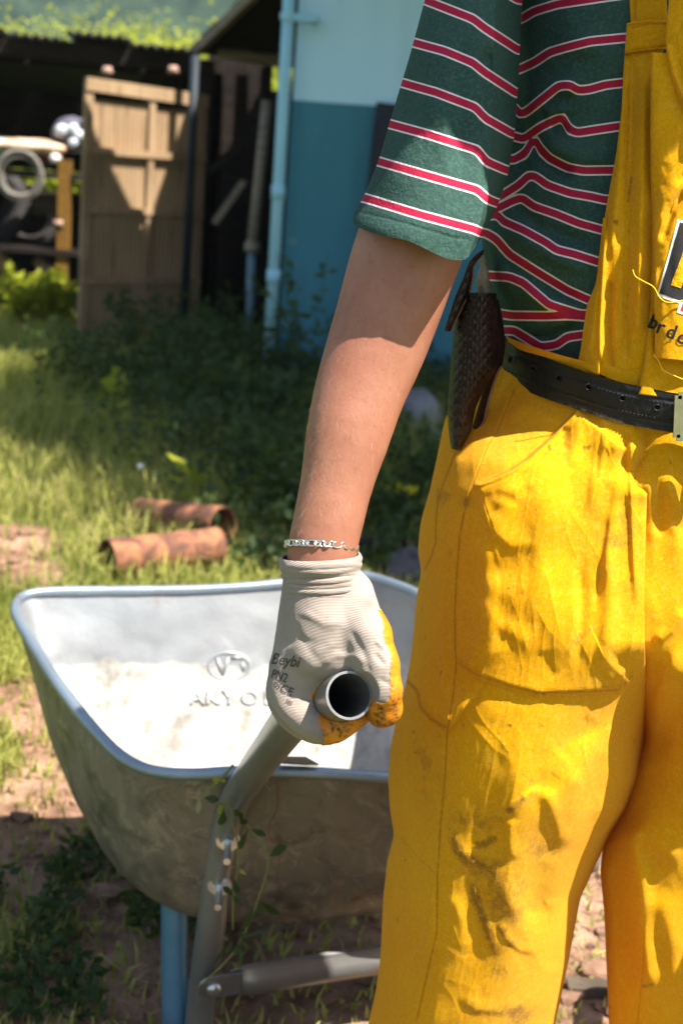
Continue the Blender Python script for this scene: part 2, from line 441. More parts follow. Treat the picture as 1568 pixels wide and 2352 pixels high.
def wood_mat(name, lo, hi, scale=(3, 3, 30), rough=0.85):
    m = Mat(name); c = m.co('Object', scale); n = m.noise(1.5, 6, 0.6, c, 0.6)
    m.set(Base_Color=m.mix(m.ramp(n, 0.3, 0.7), lo, hi), Roughness=rough, Specular_IOR_Level=0.15, Normal=m.bump(n, 0.4, 0.01)); return m.m
def rust_mat(name, lo, mid, hi, scale=14):
    m = Mat(name); c = m.co('Object'); a = m.noise(scale, 6, 0.65, c, 0.4); b = m.noise(scale * 6, 4, 0.7, c)
    k = m.mix(m.ramp(a, 0.38, 0.55), lo, mid); k = m.mix(m.ramp(m.math('ADD', m.math('MULTIPLY', a, 0.7), m.math('MULTIPLY', b, 0.3)), 0.5, 0.66), k, hi)
    m.set(Base_Color=k, Roughness=0.8, Specular_IOR_Level=0.25, Normal=m.bump(b, 0.35, 0.004)); return m.m
M_ground = ground_mat()
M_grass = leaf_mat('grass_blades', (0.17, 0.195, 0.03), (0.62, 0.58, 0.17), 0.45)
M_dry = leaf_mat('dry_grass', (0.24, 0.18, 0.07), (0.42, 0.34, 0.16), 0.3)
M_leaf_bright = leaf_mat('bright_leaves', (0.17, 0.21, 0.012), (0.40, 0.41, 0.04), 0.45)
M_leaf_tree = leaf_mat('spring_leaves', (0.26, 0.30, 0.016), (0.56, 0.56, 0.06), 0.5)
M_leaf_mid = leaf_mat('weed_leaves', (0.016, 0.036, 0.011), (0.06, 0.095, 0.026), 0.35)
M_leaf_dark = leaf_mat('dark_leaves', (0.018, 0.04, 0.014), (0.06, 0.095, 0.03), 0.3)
M_flower = leaf_mat('yellow_petals', (0.62, 0.50, 0.02), (0.8, 0.68, 0.04), 0.3)
M_bark = wood_mat('bark', (0.04, 0.03, 0.022), (0.13, 0.10, 0.075))
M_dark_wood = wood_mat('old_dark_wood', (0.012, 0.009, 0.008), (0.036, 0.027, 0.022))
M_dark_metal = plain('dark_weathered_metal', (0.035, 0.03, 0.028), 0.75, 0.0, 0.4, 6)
M_grey_wood = wood_mat('grey_wood', (0.16, 0.13, 0.10), (0.34, 0.28, 0.23))
M_yellow_wood = wood_mat('yellow_wood', (0.13, 0.065, 0.012), (0.24, 0.125, 0.025))
M_rust = rust_mat('rusty_steel', (0.09, 0.042, 0.03), (0.21, 0.085, 0.045), (0.38, 0.17, 0.075))
M_white = plain('white_plastic', (0.75, 0.72, 0.68), 0.5, 0, 0.1)
M_pink = plain('faded_pink_plastic', (0.34, 0.21, 0.16), 0.6, 0, 0.15)
M_stone = plain('pale_stone', (0.17, 0.175, 0.185), 0.9, 0, 0.5, 7, 0.6, 25, 0.02)
M_stone_dark = plain('dark_stone', (0.10, 0.09, 0.10), 0.9, 0, 0.4, 7, 0.6, 25, 0.02)
M_pebble = plain('earthy_stone', (0.22, 0.125, 0.082), 0.95, 0, 0.5, 30, 0.5, 60, 0.01)
def gate_mat():
    m = Mat('gate_sheet'); c = m.co('Object'); a = m.noise(2.2, 5, 0.6, c); s = m.noise(3.0, 4, 0.6, m.co('Object', (9, 9, 0.7)))
    k = m.mix(m.ramp(a, 0.35, 0.7), (0.32, 0.21, 0.12), (0.42, 0.29, 0.17)); k = m.mix(m.ramp(s, 0.52, 0.75), k, (0.16, 0.10, 0.06))
    m.set(Base_Color=k, Roughness=0.7, Specular_IOR_Level=0.2); return m.m
M_gate = gate_mat()
def paint_wall(name, c, c2):
    m = Mat(name); k = m.co('Object'); a = m.noise(0.8, 5, 0.6, k); s = m.noise(1.5, 4, 0.6, m.co('Object', (5, 5, 0.5)))
    f = m.math('ADD', m.math('MULTIPLY', a, 0.5), m.math('MULTIPLY', s, 0.5))
    k2 = m.mix(m.ramp(f, 0.35, 0.68), c, c2); st = m.math('MULTIPLY', m.ramp(m.noise(2.2, 6, .7, m.co('Object', (6, 6, .35))), .56, .74), .35); k2 = m.mix(st, k2, tuple(x * .45 + .02 for x in c)); k2 = m.mix(m.math('MULTIPLY', m.ramp(m.noise(7, 5, .7, k), .62, .72), .25), k2, (.45, .44, .40))
    m.set(Base_Color=k2, Roughness=0.75, Specular_IOR_Level=0.25, Normal=m.bump(m.noise(45, 4, 0.6, k), 0.25, 0.004)); return m.m
M_blue_hi = paint_wall('pale_blue_paint', (0.44, 0.69, 0.84), (0.50, 0.74, 0.87))
M_blue_lo = paint_wall('teal_blue_paint', (0.040, 0.165, 0.225), (0.055, 0.21, 0.28))
M_pipe_blue = paint_wall('pipe_blue_paint', (0.27, 0.53, 0.66), (0.36, 0.63, 0.76))
M_navy = plain('dark_navy', (0.018, 0.022, 0.032), 0.7, 0, 0.3)
M_sheet = plain('old_tin', (0.10, 0.085, 0.07), 0.7, 0.0, 0.4, 5)

# ================================================================== GROUND, HILL
def gz(x, y):
    return 0.035 * fbm(np.asarray(x) * 0.9, np.asarray(y) * 0.9, o=3, seed=3) * sstep(0.5, 2.0, np.hypot(x, y)) * (1 - sstep(40, 90, np.hypot(x, y)))
DIRT = [(20, 1250, .20), (60, 1320, .14), (60, 1640, .16), (190, 1810, .24), (290, 1970, .14), (760, 2130, .55), (1050, 2000, .6), (1380, 2150, .7), (1450, 2400, .6), (60, 1960, .22), (120, 2080, .2), (900, 2350, .3)]
_dp = [(G(x, y)[0], G(x, y)[1], r) for x, y, r in DIRT]
def greenness(x, y):
    x = np.asarray(x, float); y = np.asarray(y, float); g = np.ones_like(x)
    for a, b, r in _dp: g = np.minimum(g, 1 - np.exp(-(((x - a) / r) ** 2 + ((y - b) / (r * 1.5)) ** 2) ** 1.5))
    g = g * (0.55 + 0.45 * sstep(2.9, 4.6, y))
    g = np.maximum(g, 0.36 * np.exp(-(((x + .55) / .30) ** 2 + ((y - 2.02) / .25) ** 2) ** 2))
    return np.clip(g + 0.10 + 0.34 * fbm(x * 2.6, y * 2.6, o=3, seed=9), 0, 1)
nr, na = 300, 420
rr = np.concatenate([[0.0], np.geomspace(0.35, 440, nr - 1)]); an = np.linspace(0, 2 * np.pi, na, endpoint=False)
an = an - 0.62 * np.sin(2 * an) * 0 + 0.55 * np.cos(an)          # denser in front of the camera
Rg, Ag = np.meshgrid(rr, an, indexing='ij'); gx, gy = Rg * np.cos(Ag), Rg * np.sin(Ag)
i, j = np.meshgrid(np.arange(nr - 1), np.arange(na), indexing='ij'); j2 = (j + 1) % na
gq = np.stack([i * na + j, (i + 1) * na + j, (i + 1) * na + j2, i * na + j2], -1).reshape(-1, 4)
gzv = gz(gx, gy) + 0.006 * fbm(gx * 12, gy * 12, o=3, seed=4) * (Rg < 12)
gr = obj('ground', mesh('ground', np.stack([gx, gy, gzv], -1).reshape(-1, 3), gq, True, {'green': greenness(gx, gy).ravel()}), M_ground)
tag(gr, kind='structure')

def hill_mat():
    m = Mat('wooded_hillside'); c = m.co('Object'); a = m.noise(0.10, 6, 0.7, c); b = m.noise(0.6, 4, 0.65, c)
    k = m.mix(m.ramp(a, 0.35, 0.7), (0.004, 0.014, 0.010), (0.05, 0.075, 0.036)); k = m.mix(m.ramp(b, 0.45, 0.62), k, (0.012, 0.03, 0.02))
    m.set(Base_Color=k, Roughness=0.95, Specular_IOR_Level=0.05); return m.m
hx, hy = np.meshgrid(np.linspace(-400, 400, 300), np.linspace(0, 1, 150), indexing='ij')
hyy = 165 + hy * 265
hz = 4 + 150 * sstep(0, 1, hy) * (0.86 + 0.14 * np.sin(hx / 90 + 0.6)) + 6 * fbm(hx / 40, hyy / 40, o=3, seed=21)
hz = hz + 4.5 * np.abs(fbm(hx / 5.0, hyy / 5.0, o=2, seed=22)) * sstep(0, .05, hy)
ii, jj = np.meshgrid(np.arange(299), np.arange(149), indexing='ij')
hq = np.stack([ii * 150 + jj, (ii + 1) * 150 + jj, (ii + 1) * 150 + jj + 1, ii * 150 + jj + 1], -1).reshape(-1, 4)
hz[:, 0] = -2
tag(obj('hill', mesh('hill', np.stack([hx, hyy, hz], -1).reshape(-1, 3), hq), hill_mat()), kind='structure')
# the air that turns the hillside blue
hzm = bpy.data.materials.new('air'); hzm.use_nodes = True; t_ = hzm.node_tree; t_.nodes.clear()
ho = t_.nodes.new('ShaderNodeOutputMaterial'); hv = t_.nodes.new('ShaderNodeVolumePrincipled')
hv.inputs['Color'].default_value = (0.80, 0.90, 1.0, 1); hv.inputs['Density'].default_value = 0.0004; hv.inputs['Anisotropy'].default_value = 0.2
t_.links.new(hv.outputs[0], ho.inputs['Volume'])
b = MB(); b.box((0, 0, 86), (920, 920, 176)); hz_o = b.build('haze', hzm); tag(hz_o, kind='stuff')

# ================================================================== LEAVES
def leafcloud(C, size, aspect=1.6, up=0.3, seed=0):
    """small bent leaves (2 quads) at the points C, with their own tint"""
    r = np.random.default_rng(seed); n = len(C); size = np.broadcast_to(size, (n,)) * r.uniform(0.65, 1.35, n)
    d = r.normal(size=(n, 3)); d[:, 2] = d[:, 2] * 0.6 + up; d /= np.linalg.norm(d, axis=1)[:, None]
    q = np.cross(d, r.normal(size=(n, 3))); q /= np.linalg.norm(q, axis=1)[:, None] + 1e-9; nn = np.cross(d, q)
    L = size[:, None]; W = L / aspect / 2
    V = np.stack([C, C + d * L * .45 + q * W + nn * L * .06, C + d * L * .45 - q * W + nn * L * .06, C + d * L - nn * L * 0.08], 1)
    k = np.arange(n)[:, None] * 4
    F = np.concatenate([k + [0, 1, 2], k + [1, 3, 2]])
    t = np.repeat(np.clip(r.beta(2, 2, n), 0, 1), 4)
    return V.reshape(-1, 3), F, t
def clumps(c, rad, ncl, per, cr, seed):
    r = np.random.default_rng(seed); d = r.normal(size=(ncl, 3)); d /= np.linalg.norm(d, axis=1)[:, None]
    cc = np.asarray(c) + d * (r.uniform(0.25, 1.0, ncl) ** 0.45)[:, None] * np.asarray(rad)
    e = r.normal(size=(ncl * per, 3)) * 0.5; crs = np.repeat(r.uniform(0.6, 1.25, ncl) * cr, per)[:, None]
    return np.repeat(cc, per, 0) + e * crs
def leaf_obj(name, C, size, mat, parent=None, seed=0, aspect=1.6, up=0.3):
    V, F, t = leafcloud(C, size, aspect, up, seed); return obj(name, mesh(name, V, F, False, {'tint': t}), mat, parent)
def tree(label, base, h, rad, n, leaf, mat, seed, group=None, ncl=70):
    base = np.asarray(base, float); t = empty('leafy_tree', label, 'tree', group); t.location = base
    r = np.random.default_rng(seed); b = MB()
    pts = crom([(0, 0, -.1), (r.normal() * .03 * h, r.normal() * .03 * h, h * .35), (r.normal() * .05 * h, r.normal() * .05 * h, h * .8)], 10)
    b.tube(pts, np.linspace(h * .035, h * .012, 10), 10)
    for k in range(6):
        a = k * 1.05 + r.uniform(0, .5); s = pts[4 + k % 5]; e = s + np.array([math.cos(a) * rad[0] * .7, math.sin(a) * rad[1] * .7, h * .22])
        b.tube(crom([s, (s + e) / 2 + [0, 0, h * .03], e], 6), np.linspace(h * .014, h * .004, 6), 6)
    b.build('trunk', M_bark, t, True)
    C = clumps((0, 0, h - rad[2] * .85), rad, ncl, n // ncl, rad[0] * .34, seed)
    leaf_obj('crown', C, leaf, mat, t, seed); return t

# ---- trees behind the sheds: bright spring foliage over the roof line
specs = [(-60, 26, 3.4, 1.6), (95, 30, 4.0, 1.9), (215, 24, 3.0, 1.5), (330, 28, 3.7, 1.8), (425, 25, 2.7, 1.3), (560, 27, 3.2, 1.6), (690, 30, 3.6, 1.7)]
lab = ['pale green tree above the shed roof at the far left edge', 'tall yellow green tree rising behind the left shed roof',
       'lower bright tree behind the shed roof above the metal gate', 'broad yellow green tree behind the shed roof beside the sloping roof',
       'small bright tree where the shed roof meets the sloping roof', 'bright tree seen through the gap in the shed back wall', 'tree standing behind the blue building']
for k, (x, Yd, h, w) in enumerate(specs):
    c = P(x, 105, Yd); topz = P(x, [88, 78, 92, 70, 95, 110, 110][k], Yd)[2]
    tree(lab[k], (c[0], Yd, 0), topz - .115 * topz, (w * 1.2, w, topz * .36), 16000, 0.085, M_leaf_tree, 100 + k, 'trees behind the sheds', 200)
tree('unseen leafy tree added beside the blue building to shade the weeds', (2.12, 5.8, 0), 5.5, (1.55, 1.6, 1.35), 22000, 0.16, M_leaf_dark, 140, None, 150)  # stands out of view, added to cast shade over the weeds
tree('second unseen leafy tree added nearer to widen the shade on the weeds', (2.88, 4.4, 0), 5.4, (1.55, 1.5, 1.35), 22000, 0.16, M_leaf_dark, 141, None, 150)  # also out of view, added to carry that shade nearer

# ================================================================== BLUE BUILDING
WY = 7.7
WX = P(672, 240, WY)[0]
zb = P(760, 236, WY)[2]
bb = empty('blue_building', 'small rendered building painted pale blue above a teal lower band', 'building')
b = MB(); b.box(((WX + 5.2) / 2, WY + 2.5, (zb + 2.75) / 2), (5.2 - WX, 5.0, 2.75 - zb)); b.build('wall', M_blue_hi, bb)
b = MB(); b.box(((WX + 5.2) / 2, WY + 2.5, zb / 2 - .05), (5.2 - WX + .006, 5.006, zb + .1)); b.build('lower_wall', M_blue_lo, bb)
b = MB(); b.box(((WX + 5.4) / 2, WY + 2.25, 2.81), (5.4 - WX + .12, 5.9, .10)); b.build('roof', M_sheet, bb)
dp = empty('drainpipe', 'light blue drainpipe running down the corner of the blue building', 'drainpipe')
px0 = P(661, 40, WY - .09); pxb = np.array([P(640, 440, WY - .09)[0], WY - .09, 0.05])
xp = (px0[0] + pxb[0]) / 2
b = MB(); b.cyl((xp, WY - .09, .05), (xp, WY - .09, 2.74), .031, 16); b.build('pipe', M_pipe_blue, dp, True)
for y in (441, 636):
    z = P(636, y, WY - .09)[2]; b = MB(); b.cyl((xp, WY - .09, z - .035), (xp, WY - .09, z + .035), .037, 16); b.build('coupling', M_pipe_blue, dp, True)
z = P(680, 40, WY - .09)[2]
b = MB(); b.box((xp + .055, WY - .1, z), (.19, .03, .036)); b.box((xp + .135, WY - .05, z), (.03, .1, .036)); b.cyl((xp, WY - .09, z - .02), (xp, WY - .09, z + .02), .04, 16); b.build('bracket', M_pipe_blue, dp)
# dark navy strip set aslant against the wall
a0, a1 = P(930, 243, WY - .06), G(845, 905); a1[1] = WY - .35; a1[2] = 0
o = MB(); o.bar(a1, a0, .30, .03, (0, -1, 0.1)); q = o.build('dark_strip', M_navy); tag(q, 'dark navy strip sloping up the blue wall beside the sleeve', 'board')

# ================================================================== SHEDS
def bx(o_name, mat, par, c, s, R=None):
    b = MB(); b.box(c, s, R); return b.build(o_name, mat, par)
ls = empty('open_shed', 'dark open sided shed with a low roof behind the metal gate', 'shed')
Ys = 11.4
def at(x, y, Y): return P(x, y, Y)
r0, r1, r2 = at(-500, 22, Ys), at(0, 76, Ys), at(438, 121, Ys)
xs = np.linspace(-3.0, 1.0, 13)
# roof of separate old tin sheets, sagging edge
base0, base1 = at(-700, 2, Ys), at(445, 118, Ys)
for k in range(8):
    f0, f1 = k / 8, (k + 1) / 8; A = base0 + (base1 - base0) * f0; B = base0 + (base1 - base0) * (f1 - .004)
    dz = 0.03 * math.sin(k * 2.3); b = MB(); n = 25; V = []; u = np.linspace(0, 1, n)
    for yb, zz in ((-.12, .02 + dz), (3.6, -.32)):
        e = A + (B - A) * u[:, None] + np.array([0, yb, zz]); e[:, 2] += .012 * np.sin(u * 2 * np.pi * 6); V.append(e)
    V = np.concatenate(V); V2 = V - [0, 0, .02]; i = np.arange(n - 1)
    b.add(np.concatenate([V, V2]), np.concatenate([np.stack([i, i + 1, n + i + 1, n + i], 1), np.stack([i, n + i, n + i + 1, i + 1], 1) + 2 * n, np.stack([i, 2 * n + i, 2 * n + i + 1, i + 1], 1)]))
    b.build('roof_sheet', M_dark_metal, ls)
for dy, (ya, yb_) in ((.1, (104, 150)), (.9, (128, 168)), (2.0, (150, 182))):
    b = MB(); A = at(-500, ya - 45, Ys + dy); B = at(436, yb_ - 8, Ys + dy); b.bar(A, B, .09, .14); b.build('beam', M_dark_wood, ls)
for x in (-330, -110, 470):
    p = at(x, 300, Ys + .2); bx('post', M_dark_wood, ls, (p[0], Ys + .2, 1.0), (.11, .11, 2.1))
# back wall of boards, with a gap the green shows through
xl = at(-600, 400, 14.6)[0]; xr = at(470, 400, 14.6)[0]
zt, zg1, zg0 = at(140, 150, 14.6)[2], at(140, 393, 14.6)[2], at(140, 442, 14.6)[2]
k = 0
for x in np.arange(xl, xr, .19):
    sx = at(100, 400, 14.6)[0] - .75; ex = at(190, 400, 14.6)[0]
    if sx < x < ex:
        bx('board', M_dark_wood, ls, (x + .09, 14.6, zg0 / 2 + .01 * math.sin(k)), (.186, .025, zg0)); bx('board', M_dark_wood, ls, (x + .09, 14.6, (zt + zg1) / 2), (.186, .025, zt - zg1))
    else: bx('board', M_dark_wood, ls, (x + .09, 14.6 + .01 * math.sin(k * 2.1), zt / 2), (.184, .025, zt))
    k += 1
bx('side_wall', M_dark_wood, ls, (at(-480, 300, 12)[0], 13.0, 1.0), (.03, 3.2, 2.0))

cs = empty('lean_to', 'dark lean-to with a steep sloping roof between the gate and the blue building', 'shed')
A, B = at(430, 124, 11.6), at(612, -48, 10.2)
C_, D_ = np.array([WX + .5, 10.2, B[2] + .05]), np.array([WX + .5, 11.6, A[2] + .02])
def lerp(a, b, t): return a + (b - a) * t
for k in range(5):
    p = [lerp(A, B, k / 5), lerp(A, B, (k + .985) / 5), lerp(D_, C_, (k + .985) / 5), lerp(D_, C_, k / 5)]
    b = MB(); b.slab([q + np.array([0, 0, .012 * (k % 2)]) for q in p], (0, 0, .03)); b.build('roof_board', M_dark_wood, cs)
b = MB(); b.bar(at(436, 131, 11.55) , at(614, -40, 10.15), .05, .07); b.build('rafter', wood_mat('weathered_edge', (.16, .12, .09), (.3, .24, .18)), cs)
b = MB(); b.tube(crom([at(500, 121, 11.5), at(560, 126, 11.5), at(600, 135, 11.5), at(690, 141, 11.5)], 12), [.035, .04, .045, .05, .05, .047, .045, .047, .05, .05, .045, .04], 10); b.build('log_beam', M_grey_wood, cs, True)
for x, w in ((486, .12), (546, .1), (600, .09)):
    p = at(x, 400, 11.7); bx('post', M_dark_wood, cs, (p[0], 11.7, 1.1), (w, .1, 2.2))
xl, xr = at(452, 400, 12.4)[0], at(720, 400, 12.4)[0]; g0, g1 = at(610, 206, 12.4)[2], at(610, 152, 12.4)[2]; gx0, gx1 = at(580, 180, 12.4)[0], at(655, 180, 12.4)[0]
k = 0
for x in np.arange(xl - .5, xr + .3, .17):
    if gx0 - .06 < x < gx1: bx('board', M_dark_wood, cs, (x + .08, 12.4, g0 / 2), (.166, .02, g0)); bx('board', M_dark_wood, cs, (x + .08, 12.4, (g1 + 2.5) / 2), (.166, .02, 2.5 - g1))
    else: bx('board', M_dark_wood, cs, (x + .08, 12.4 + .008 * math.sin(k * 1.7), (2.12 + .5 * max(0, x - xl)) / 2), (.164, .02, 2.12 + .5 * max(0, x - xl)))
    k += 1
bx('side_wall', M_dark_wood, cs, (WX - .04, 10.4, 1.25), (.02, 4.0, 2.5))
b = MB(); b.bar(at(948, 0, 9.9) * 0 + at(492, 513, 9.9), at(561, 415, 9.9), .045, .045); b.build('brace', M_grey_wood, cs)
b = MB(); b.bar(at(480, 395, 10.9), at(590, 300, 10.9), .05, .06); b.build('brace', M_dark_wood, cs)

# gate of corrugated sheet, half in sunlight
gt = empty('metal_gate', 'tan corrugated metal gate panel catching a wedge of sunlight', 'gate')
YL_, YR_ = 9.72, 10.35
TL, TR = at(197, 184, YL_), at(476, 226, YR_); gw = math.hypot(TR[0] - TL[0], TR[1] - TL[1])
gex = np.array([(TR[0] - TL[0]) / gw, (TR[1] - TL[1]) / gw, 0]); gey = np.array([-gex[1], gex[0], 0]); gR = np.stack([gex, gey, [0, 0, 1]], 1)
def gp(u, off, z): return np.array([TL[0], TL[1], 0]) + gex * u + gey * off + np.array([0, 0, z])
def onto(x, y):
    """photo point on the gate's own plane"""
    r = ray(np.float64(x), np.float64(y)); k = ((np.array([TL[0], TL[1], 0]) - CAM) @ gey) / (r @ gey); p = CAM + r * k; return p, (p - np.array([TL[0], TL[1], 0])) @ gex
slope = (TR[2] - TL[2]) / gw
def zt_(u): return TL[2] + slope * u
fw = .06; um = onto(349, 300)[1]
for u, w in ((fw / 2, fw), (um, .045), (gw - fw / 2, fw)):
    b = MB(); b.box(gp(u, .008, zt_(u) / 2), (w, .03, zt_(u)), gR); b.build('stile', M_gate, gt)
RZ = [(onto(330, y)[0][2]) for y in (646, 487, 354)]
for k, w in ((0, .085), (1, .045), (2, .045), (3, .045), (4, .06)):
    if k == 0: a, c = gp(0, -.002, zt_(0) - .02), gp(gw, -.002, zt_(gw) - .02)
    else: z = (RZ + [.08])[k - 1]; a, c = gp(0, -.002, z), gp(gw, -.002, z)
    b = MB(); b.bar(a, c, .034, w); b.build('rail', M_gate, gt)
for u0, u1 in ((fw, um - .022), (um + .022, gw - fw)):
    zz = [.03] + RZ + [zt_((u0 + u1) / 2) - .1]
    for k in range(4):
        n = 121; u = np.linspace(u0, u1, n); off = .022 + .0045 * np.sin((u - u0) / .036 * 2 * np.pi)
        base = np.array([TL[0], TL[1], 0]) + gex * u[:, None] + gey * off[:, None]
        V = np.concatenate([base + [0, 0, zz[k] + .004], base + [0, 0, zz[k + 1] - .004]])
        V2 = V + gey * .004; i = np.arange(n - 1); q = np.stack([i, i + 1, n + i + 1, n + i], 1)
        obj('corrugated_panel', mesh('corrugated_panel', np.concatenate([V, V2]), np.concatenate([q, q[:, ::-1] + 2 * n]), True), M_gate, gt)
# unseen sheets added overhead: the notch between them lets the wedge of sun onto the gate
def over(u, z):
    """the spot on the added sheets whose shadow falls at height z, run u on the gate"""
    p = gp(u, -.03, z); return p + sdir * ((2.95 + .35 * z - z) / sdir[2])
A_, B_, Cp = [((onto(x, y)[1]), onto(x, y)[0][2]) for x, y in ((201, 222), (444, 205), (341, 508))]
ca = empty('shade_canopy', 'unseen sheets on posts, added to cut the wedge of sun on the gate', 'light blocker')
for poly in ([(-4.3, 2.3), A_, Cp, (Cp[0], -1.4), (-4.3, -1.4)], [(Cp[0] + .002, -1.4), (Cp[0] + .002, Cp[1]), B_, (gw + .5, 2.3), (gw + .5, -1.4)]):
    b = MB(); b.slab([over(*p) for p in poly], (0, 0, .012)); b.build('shade_sheet', M_sheet, ca)
for u in (-4.2,):
    p = over(u, -1.3); bx('post', M_dark_wood, ca, (p[0], p[1], p[2] / 2 - .01), (.09, .09, p[2]))
    p = over(u, 2.2); bx('post', M_dark_wood, ca, (p[0], p[1], p[2] / 2 - .01), (.09, .09, p[2]))
b = MB(); b.bar(over(-4.3, -1.35) - [0, 0, .05], over(gw + .5, -1.35) - [0, 0, .05], .08, .08); b.build('beam', M_dark_wood, ca)

def thing_tube(name, label, cat, pts, r, mat, seg=12):
    b = MB(); b.tube(pts, r, seg); return tag(b.build(name, mat, None, True), label, cat)
thing_tube('steel_post', 'slim blue grey post standing just right of the metal gate', 'post', [np.array([at(447, 170, 10.1)[0], 10.1, z]) for z in (0, 1.0, at(447, 128, 10.1)[2])], .032, plain('blue_grey_paint', (.012, .020, .030), .6))
lp = empty('leaning_pole', 'tall grey pole leaning in the lean-to beside the drainpipe', 'pole')
p0, p1, pm = at(613, 231, 8.6), at(573, 730, 8.6), at(579, 569, 8.6)
b = MB(); b.tube([p0, pm], [.03, .033], 12); b.build('upper_pole', M_grey_wood, lp, True)
b = MB(); b.tube([pm - (p0 - pm) * .0, p1 + (p1 - pm) * .6], .026, 12); b.build('lower_pole', plain('bluish_pole', (.13, .22, .28), .6), lp, True)
b = MB(); b.cyl(pm + (p0 - pm) * .04, pm - (p0 - pm) * .03, .045, 12); b.build('collar', M_grey_wood, lp, True)
pp = np.array([at(148, 500, 10.88)[0], 10.88, 0]); b = MB(); b.box(pp + [0, 0, .62], (.09, .08, 1.22)); tag(b.build('wooden_post', M_yellow_wood), 'short yellowish timber post under the shed bench', 'post')

# bench in the shed with odds and ends
bn = empty('workbench', 'dark wooden bench inside the open shed', 'bench'); zb_ = at(100, 392, 11.02)[2]
bx('bench_top', M_dark_wood, bn, (at(20, 380, 11.12)[0], 11.12, zb_ - .03), (2.5, .55, .05))
for x in (-1.25, 1.25): bx('leg', M_dark_wood, bn, (at(20, 380, 11.12)[0] + x, 11.12, zb_ / 2 - .03), (.08, .5, zb_ - .06))
bx('shelf', M_dark_wood, bn, (at(20, 380, 11.12)[0], 11.12, .55), (2.4, .6, .04))
cw = empty('wire_coil', 'loose coil of pale wire hanging at the bench', 'coil of wire'); c0 = at(45, 402, 10.80)
for k in range(9):
    a = np.linspace(0, 2 * np.pi, 41); r = .155 + .022 * math.sin(k * 2.4); b = MB()
    b.tube(np.stack([c0[0] + r * np.cos(a) + .012 * math.sin(k * 3), np.full(41, c0[1] + .006 * k), c0[2] + .012 * math.cos(k * 5) + r * 1.05 * np.sin(a)], 1), .0055, 6, False)
    b.build('strand', plain('pale_wire', (.24, .22, .19), .5) if k == 0 else bpy.data.materials['pale_wire'], cw, True)
def lump(name, label, cat, c, r, mat, seed, sq=1.0):
    n1, n2 = 18, 28; th = np.linspace(0, np.pi, n1)[:, None]; ph = np.linspace(0, 2 * np.pi, n2, endpoint=False)[None]
    d = np.stack([np.sin(th) * np.cos(ph), np.sin(th) * np.sin(ph), np.cos(th) + 0 * ph], -1)
    k = 1 + .22 * fbm(d[..., 0] * 1.5 + seed, d[..., 1] * 1.5, d[..., 2] * 1.5, o=4, seed=seed)
    k = k[..., None]; V = np.asarray(c) + d * k * np.asarray(r); V = V.reshape(-1, 3)
    i, j = np.meshgrid(np.arange(n1 - 1), np.arange(n2), indexing='ij'); j2 = (j + 1) % n2
    q = np.stack([i * n2 + j, (i + 1) * n2 + j, (i + 1) * n2 + j2, i * n2 + j2], -1).reshape(-1, 4)
    return tag(obj(name, mesh(name, V, q), mat), label, cat)
lump('rag_heap', 'crumpled heap of orange and cream cloth on the bench above the wire coil', 'rags', at(70, 338, 11.02), (.30, .2, .065), plain('orange_cream_cloth', (.62, .44, .30), .9, 0, .5, 9), 5)
lump('blue_rag', 'light blue rag at the far left end of the bench', 'rag', at(2, 340, 11.02), (.09, .12, .07), plain('pale_blue_cloth', (.34, .55, .60), .9), 8)
tf = empty('foil_bundle', 'dark bag with shiny pale bottles on the bench by the gate', 'bag of bottles')
c0 = at(158, 312, 11.0)
o = lump('bag', None, None, c0 + np.array([.02, .1, .02]), (.17, .13, .125), plain('grey_purple_bag', (.10, .09, .12), .4), 12); o.parent = tf
for dx, dz, r in ((-.045, .03, .05), (.04, .045, .045), (.09, .0, .045), (.05, -.05, .04)):
    b = MB(); p = c0 + np.array([dx, -.06, dz]); b.tube([p + [0, -.02, 0], p + [0, .1, .01]], [r * .9, r], 14); b.build('bottle', plain('pale_bottle', (.55, .60, .68), .25) if r == .05 else bpy.data.materials['pale_bottle'], tf, True)
thing_tube('white_cap', 'small round white pot at the bench edge left of the gate', 'pot', [at(125, 364, 10.85), at(125, 364, 10.85) + [0, .12, 0]], .035, M_white)
o = thing_tube('red_strap', 'dull red band hanging under the orange cloth on the bench', 'strap', crom([at(60, 348, 10.95), at(85, 368, 10.95), at(118, 364, 10.95)], 10), .022, plain('dull_red', (.25, .05, .03), .6))
thing_tube('pale_pipe_offcut', 'pale pink pipe offcut leaning in the grass under the bench', 'pipe', [at(90, 600, 11.3), at(120, 628, 11.2)], .055, M_pink)
thing_tube('pink_bottle', 'pinkish bottle standing in the grass at the far left', 'bottle', [at(6, 622, 11.3), at(6, 590, 11.3), at(4, 575, 11.3)], [.05, .05, .02], M_pink)
thing_tube('small_peg', 'short pinkish peg sticking out of the yellow post', 'peg', [at(125, 513, 10.85), at(146, 514, 10.85)], .028, M_pink)
for (x, y, Yd, R_), l in (((-18, 470, 11.6, .24), 'old black tyre leaning under the bench at the far left edge'), ((72, 500, 11.8, .20), 'old black tyre lying against the bench shelf')):
    c = at(x, y, Yd); a = np.linspace(0, 2 * np.pi, 33); b = MB(); b.tube(np.stack([c[0] + R_ * np.cos(a), c[1] + .06 * np.sin(a), c[2] + R_ * np.sin(a)], 1), R_ * .3, 12, False); tag(b.build('tyre', M_dark_metal, None, True), l, 'tyre')
